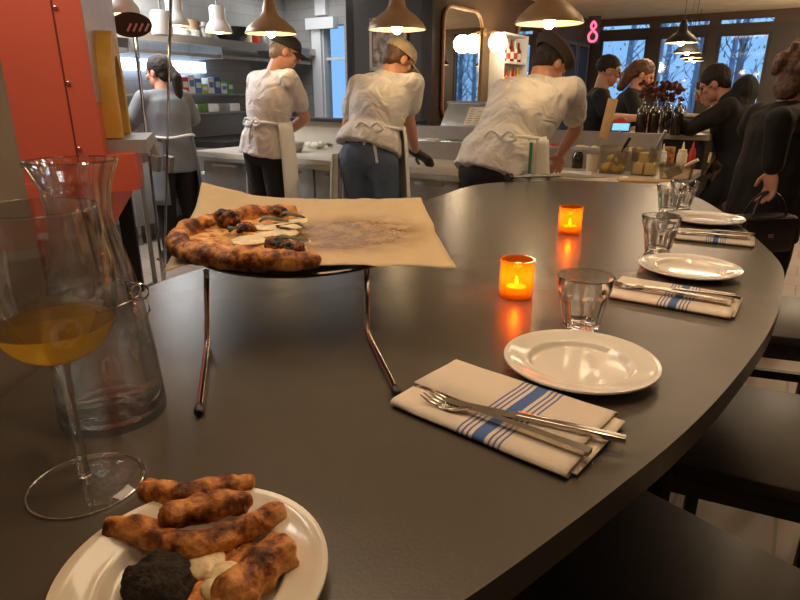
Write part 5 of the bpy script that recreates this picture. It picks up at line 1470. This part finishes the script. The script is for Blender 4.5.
# left cook
pos = (-.97, 4.42); yw = R(-40); fr = (pos, yw)
hR = wl(fr, P(291, 139, KZ+.14)); hL = wl(fr, P(283, 141, KZ+.13)+Vector((.0, .05, 0)))
p = person('cook in white shirt, black trousers and black cap at the left of the counter', pos, yw, hips=(0, 0, .98), neck=(.07, .07, 1.47), head=(.135, .13, 1.595), hyaw=R(-34), hpitch=R(22), tie=1.14,
           elbows=((-.25, .12, 1.22), tuple(wl(fr, Q(305, 118, 4.52)))), wrists=(tuple(hL+Vector((-.05, -.06, .05))), tuple(hR+Vector((.02, -.05, .05)))), hdirs=((.3, .8, -.6), (-.3, .6, -.8)), hem=-.07, wr=.012, sleeve=.62)
t, hp, hm, H, N, sd, up, L_ = p
hair_cap(t, hp, hm, 'hair_grey', (.081, .097, .085), (0, -.026, .030)); ball_cap(t, hp, hm, 'cap_black')
apron(t, H, N, up, L_, sd, 1.14, .46, 108, (.215, .175), True, Vector((.02, .02, 0)))
# middle cook
pos = (-.15, 3.80); yw = R(-22); fr = (pos, yw)
hR = wl(fr, P(424, 158, KZ+.06)); hL = wl(fr, P(395, 160, KZ+.06)+Vector((-.08, .1, 0)))
p = person('cook in white shirt, blue jeans and beige cap, middle of the three cooks', pos, yw, hips=(-.03, -.05, 1.0), neck=(.03, .13, 1.43), head=(.075, .20, 1.52), hyaw=R(-38), hpitch=R(34),
           elbows=((-.25, .12, 1.12), tuple(wl(fr, Q(408, 118, 3.88)))), wrists=(tuple(hL+Vector((0, -.06, .06))), tuple(hR+Vector((-.05, -.03, .04)))), hdirs=((0, .8, -.6), (.6, .6, -.5)), trousers='jeans', hem=.01, wr=.012, sleeve=.62, loose=1.0, tie=1.14)
t, hp, hm, H, N, sd, up, L_ = p
hair_cap(t, hp, hm, 'hair_brown', (.081, .097, .085), (0, -.026, .030)); ball_cap(t, hp, hm, 'cap_beige')
apron(t, H, N, up, L_, sd, 1.14, .46, 96, (.215, .175), True, Vector((-.01, .01, 0)))
# glove on his right hand, towel hanging at his left hip
bm = nb(); hd = Vector((.6, .6, -.5)).normalized(); w_ = hR+Vector((-.05, -.03, .04)); hand(bm, w_+hd*.01, hd, Vector((-1, 0, 0)), Vector((0, -.2, -1)), .6, .0115); rcone(bm, w_-hd*.02, .033, w_+hd*.02, .034)
ell(bm, w_+hd*.06, (.046, .030, .058), frame(hd) and Matrix(frame(hd)).transposed()); obj('glove', remesh(bm, .005, 2), M['glove'], t)
bm = nb(); g = []
for j in range(15):
    v = j/14; row = []
    for i in range(9): u = i/8; row.append(bm.verts.new((-.235-.012*math.sin(u*9)-.02*v, -.09+.13*(u-.5)*(.6+.4*v), .98-.38*v)))
    g.append(row)
for j in range(14):
    for i in range(8): bm.faces.new((g[j][i], g[j][i+1], g[j+1][i+1], g[j+1][i]))
o = obj('hanging_towel', bm, M['towel'], t); o.modifiers.new('t', 'SOLIDIFY').thickness = .012
# right cook, bent over the board
pos = (.585, 3.30); yw = R(-34); fr = (pos, yw)
hR = wl(fr, P(560, 164, KZ+.07)); hL = wl(fr, P(545, 170, KZ+.06)+Vector((-.1, .05, 0)))
p = person('cook in white shirt and dark flat hat bending over the counter at the right', pos, yw, hips=(-.05, -.09, .98), neck=(.055, .25, 1.385), head=(.06, .34, 1.475), hyaw=R(-30), hpitch=R(46), shw=.20, tie=1.12,
           elbows=((-.26, .26, 1.06), tuple(wl(fr, Q(576, 128, 3.55)))), wrists=(tuple(hL+Vector((0, -.07, .06))), tuple(hR+Vector((.015, -.05, .065)))), hdirs=((.2, .8, -.6), (-.35, .55, -.75)), hem=-.08, wr=.014, sleeve=.66, loose=1.12, belly=.01)
t, hp, hm, H, N, sd, up, L_ = p
hair_cap(t, hp, hm, 'hair_dark', (.080, .096, .08), (0, -.026, .030))
bm = nb(); lathe(bm, [(.84, -.05), (.90, .05), (1.06, .3), (1.12, .55), (1.0, .82), (.6, .98), (0, 1.02)], 28); bm.transform(Matrix.Translation(hp(0, -.03, .036)) @ hm.to_4x4() @ Matrix.Diagonal((.104, .122, .075, 1)))
o = obj('hat', bm, M['cap_brown'], t); o.modifiers.new('t', 'SOLIDIFY').thickness = .004
apron(t, H, N, up, L_, sd, 1.12, .40, 108, (.235, .19), True, Vector((-.02, .01, 0)), (.195, .155))
bm = nb(); g = []
for j in range(12):
    v = j/11; row = []
    for i in range(9): u = i/8; row.append(bm.verts.new((.175+.05*u+.012*math.sin(u*8)+.03*v*u, -.14+.07*u+.02*math.sin(u*7), 1.11-.27*v)))
    g.append(row)
for j in range(11):
    for i in range(8): bm.faces.new((g[j][i], g[j][i+1], g[j+1][i+1], g[j+1][i]))
o = obj('hanging_towel', bm, M['towel'], t); o.modifiers.new('t', 'SOLIDIFY').thickness = .012
o2 = obj('towel_stripe', boxb((.185, -.155, .98), (.012, .012, .24)), M['green_stripe'], o, False)
# woman at the range, far left
pos = (-1.80, 4.88); yw = R(48)
p = person('woman in grey shirt with dark tied back hair standing at the kitchen line', pos, yw, hips=(0, 0, .90), neck=(0, .05, 1.345), head=(0, .08, 1.475), hyaw=R(25), hpitch=R(8), shw=.165,
           elbows=((-.25, .08, 1.14), (.25, .08, 1.14)), wrists=((-.18, .3, 1.06), (.18, .3, 1.06)), hdirs=((.2, .9, -.2), (-.2, .9, -.2)), top='greyshirt', hem=-.16, sleeve=1.5, loose=.98)
t, hp, hm, H, N, sd, up, L_ = p
h_ = hair_cap(t, hp, hm, 'hair_dark')
bm = nb(); chain(bm, [hp(0, -.11, .02), hp(.0, -.15, -.05), hp(.02, -.13, -.15), hp(.03, -.11, -.22)], [.035, .04, .034, .015]); obj('ponytail', remesh(bm, .007, 2, .004, 40), M['hair_dark'], h_)
apron(t, H, N, up, L_, sd, 1.02, .5, 140, (.19, .15), False, Vector((0, 0, 0))); [setattr(c.data, 'name', c.data.name) for c in kids(t)]
for c in kids(t):
    if c.name.startswith('apron'): c.data.materials[0] = M['greyshirt']
# bartender
pos = (1.64, 5.36); yw = R(-105)
fr = (pos, yw)
p = person('bartender in black tee shirt and glasses working behind the bar', pos, yw, hips=(0, -.02, .93), neck=(0, .05, 1.36), head=(0, .10, 1.50), hyaw=R(6), hpitch=R(14), shw=.19,
           elbows=((-.26, .14, 1.13), (.26, .14, 1.13)), wrists=((-.12, .36, 1.13), (.12, .36, 1.14)), hdirs=((.3, .9, 0), (-.3, .9, 0)), top='black_cloth', hem=-.1, sleeve=.66, loose=1.05)
t, hp, hm, H, N, sd, up, L_ = p
hair_cap(t, hp, hm, 'hair_dark', (.082, .099, .088), (0, -.022, .046), False)
bm = nb()
for s in (-1, 1):
    tube(bm, [hp(s*.033+.024*math.cos(a), .104, .008+.017*math.sin(a)) for a in [2*PI*k/18 for k in range(18)]], .0022, 6, closed=True)
    tube(bm, [hp(s*.057, .100, .012), hp(s*.078, .05, .014), hp(s*.084, -.02, .010)], .002, 6)
tube(bm, [hp(-.010, .106, .012), hp(.010, .106, .012)], .002, 6); obj('glasses', bm, M['black'], t)
# woman behind the bartender
pos = (2.16, 6.05); yw = R(-115)
p = person('woman with long dark hair in dark top leaning beyond the bartender', pos, yw, hips=(0, -.05, .93), neck=(0, .07, 1.36), head=(0, .13, 1.49), hpitch=R(28), shw=.165,
           elbows=((-.23, .14, 1.12), (.23, .14, 1.12)), wrists=((-.1, .34, 1.12), (.1, .34, 1.14)), hdirs=((.2, .9, 0), (-.2, .9, 0)), top='black_cloth', sleeve=1.4, hem=-.1)
t, hp, hm, H, N, sd, up, L_ = p
h_ = hair_cap(t, hp, hm, 'hair_brown'); bm = nb(); chain(bm, [hp(.0, -.085, .04), hp(0, -.12, -.06), hp(0, -.12, -.18)], [.07, .065, .04]); obj('long_hair', remesh(bm, .008, 2, .004, 40), M['hair_brown'], h_)
# guest in the dark coat, seated at the bar
def bar_seat(label, x, y):
    t = thing('bar_stool', label, 'bar stool', (x, y, 0), ROT)
    obj('seat', lathe(nb(), [(0, .71), (.15, .71), (.16, .72), (.16, .745), (.15, .755), (0, .755)], 28), M['black_wood'], t)
    for k in range(4): a = PI/4+k*PI/2; obj('leg', tube(nb(), [(.12*math.cos(a), .12*math.sin(a), .71), (.19*math.cos(a), .19*math.sin(a), 0)], .016, 10), M['black_wood'], t)
    obj('foot_ring', tube(nb(), [(.165*math.cos(2*PI*k/28), .165*math.sin(2*PI*k/28), .3) for k in range(28)], .009, 8, closed=True), M['black_wood'], t)
pos = (2.52, 4.48); yw = R(60); fr = (pos, yw)
sit_k = [(-.12, .42, .74), (.12, .42, .74)]; sit_f = [(-.12, .36, .36), (.12, .36, .36)]
p = person('guest in dark hooded coat leaning on the bar before the right window', pos, yw, hips=(0, 0, .86), neck=(0, .17, 1.29), head=(0, .28, 1.39), hyaw=R(0), hpitch=R(30), shw=.2,
           elbows=((-.28, .36, 1.10), (.28, .36, 1.10)), wrists=((-.12, .56, 1.12), (.14, .58, 1.12)), hdirs=((.2, .9, .0), (-.2, .9, 0)), top='coat', sleeve=1.75, coat_len=.60, knees=[(-.11, .20, .55), (.11, .20, .55)], feet=[(-.13, .06, .08), (.13, .06, .08)], loose=1.18, wr=.008)
t, hp, hm, H, N, sd, up, L_ = p
hair_cap(t, hp, hm, 'hair_dark')
bm = nb(); ell(bm, N+Vector((0, -.09, .05)), (.13, .09, .12)); ell(bm, N+Vector((0, -.05, -.02)), (.15, .12, .09)); obj('hood', remesh(bm, .01, 3, .006, 18), M['coat'], t)
# guest in grey sweater beyond
pos = (2.90, 5.26); yw = R(64)
p = person('guest with dark hair in grey sweater leaning on the bar beyond the dark coat', pos, yw, hips=(0, 0, .86), neck=(0, .20, 1.25), head=(0, .31, 1.35), hpitch=R(32), shw=.185,
           elbows=((-.26, .36, 1.10), (.26, .34, 1.10)), wrists=((-.1, .55, 1.12), (.12, .55, 1.12)), hdirs=((.2, .9, .1), (-.2, .9, .1)), top='greyknit', sleeve=1.8, hem=-.1, knees=[(-.11, .16, .5), (.11, .16, .5)], feet=[(-.13, .02, .08), (.13, .02, .08)], loose=1.06)
t, hp, hm, H, N, sd, up, L_ = p
hair_cap(t, hp, hm, 'hair_dark')
# standing guest at the right edge
pos = (1.885, 3.1); yw = R(-78); fr = (pos, yw)
hw = wl(fr, Q(771, 184, 2.78))
p = person('standing guest with curly brown hair and long black coat at the right edge', pos, yw, hips=(0, 0, .92), neck=(0, .03, 1.28), head=(0, .08, 1.41), hpitch=R(18), hyaw=R(8), shw=.165,
           elbows=((-.26, .05, 1.15), tuple(hw+Vector((.02, -.04, .28)))), wrists=((-.18, .25, 1.02), tuple(hw+Vector((0, -.01, .07)))), hdirs=((.3, .9, 0), (0, .12, -1)), top='coat', sleeve=1.9, coat_len=.62, loose=1.0, wr=.010)
t, hp, hm, H, N, sd, up, L_ = p
bm = nb(); ell(bm, hp(0, -.03, .04), (.10, .115, .11), hm); ell(bm, hp(0, -.07, -.06), (.075, .05, .08), hm)
random.seed(3)
for k in range(46):
    a = random.uniform(0, 6.28); b = random.uniform(-.5, 1.3); q = Vector((.098*math.cos(a)*math.cos(b), -.035+.11*math.sin(a)*math.cos(b), .04+.105*math.sin(b)))
    if q.y > .05 and q.z < .08: continue
    ell(bm, hp(*q), (.026, .026, .026))
obj('hair', remesh(bm, .007, 1, .005, 60, (1, 1, 1)), M['hair_brown'], t)
hg = Matrix.Rotation(yw, 3, 'Z') @ (hw+Vector((0, .0, -.02)))+Vector((pos[0], pos[1], 0))
bg_ = thing('handbag', 'black handbag hanging from the hand of the standing guest', 'handbag', (hg.x, hg.y, hg.z-.30), R(10))
bm = boxb((0, 0, .09), (.30, .10, .18), None, .025); obj('bag_body', bm, M['leather'], bg_); obj('flap', boxb((0, -.048, .12), (.27, .016, .10), None, .006), M['leather'], bg_)
for s in (-1, 1): obj('handle', tube(nb(), smoothpoly([(-.09, s*.03, .17), (-.06, s*.018, .25), (0, s*.005, .285), (.06, s*.018, .25), (.09, s*.03, .17)], 5, False), .006, 8), M['leather'], bg_)
obj('buckle', boxb((0, -.058, .09), (.03, .006, .02)), M['chrome'], bg_, False)
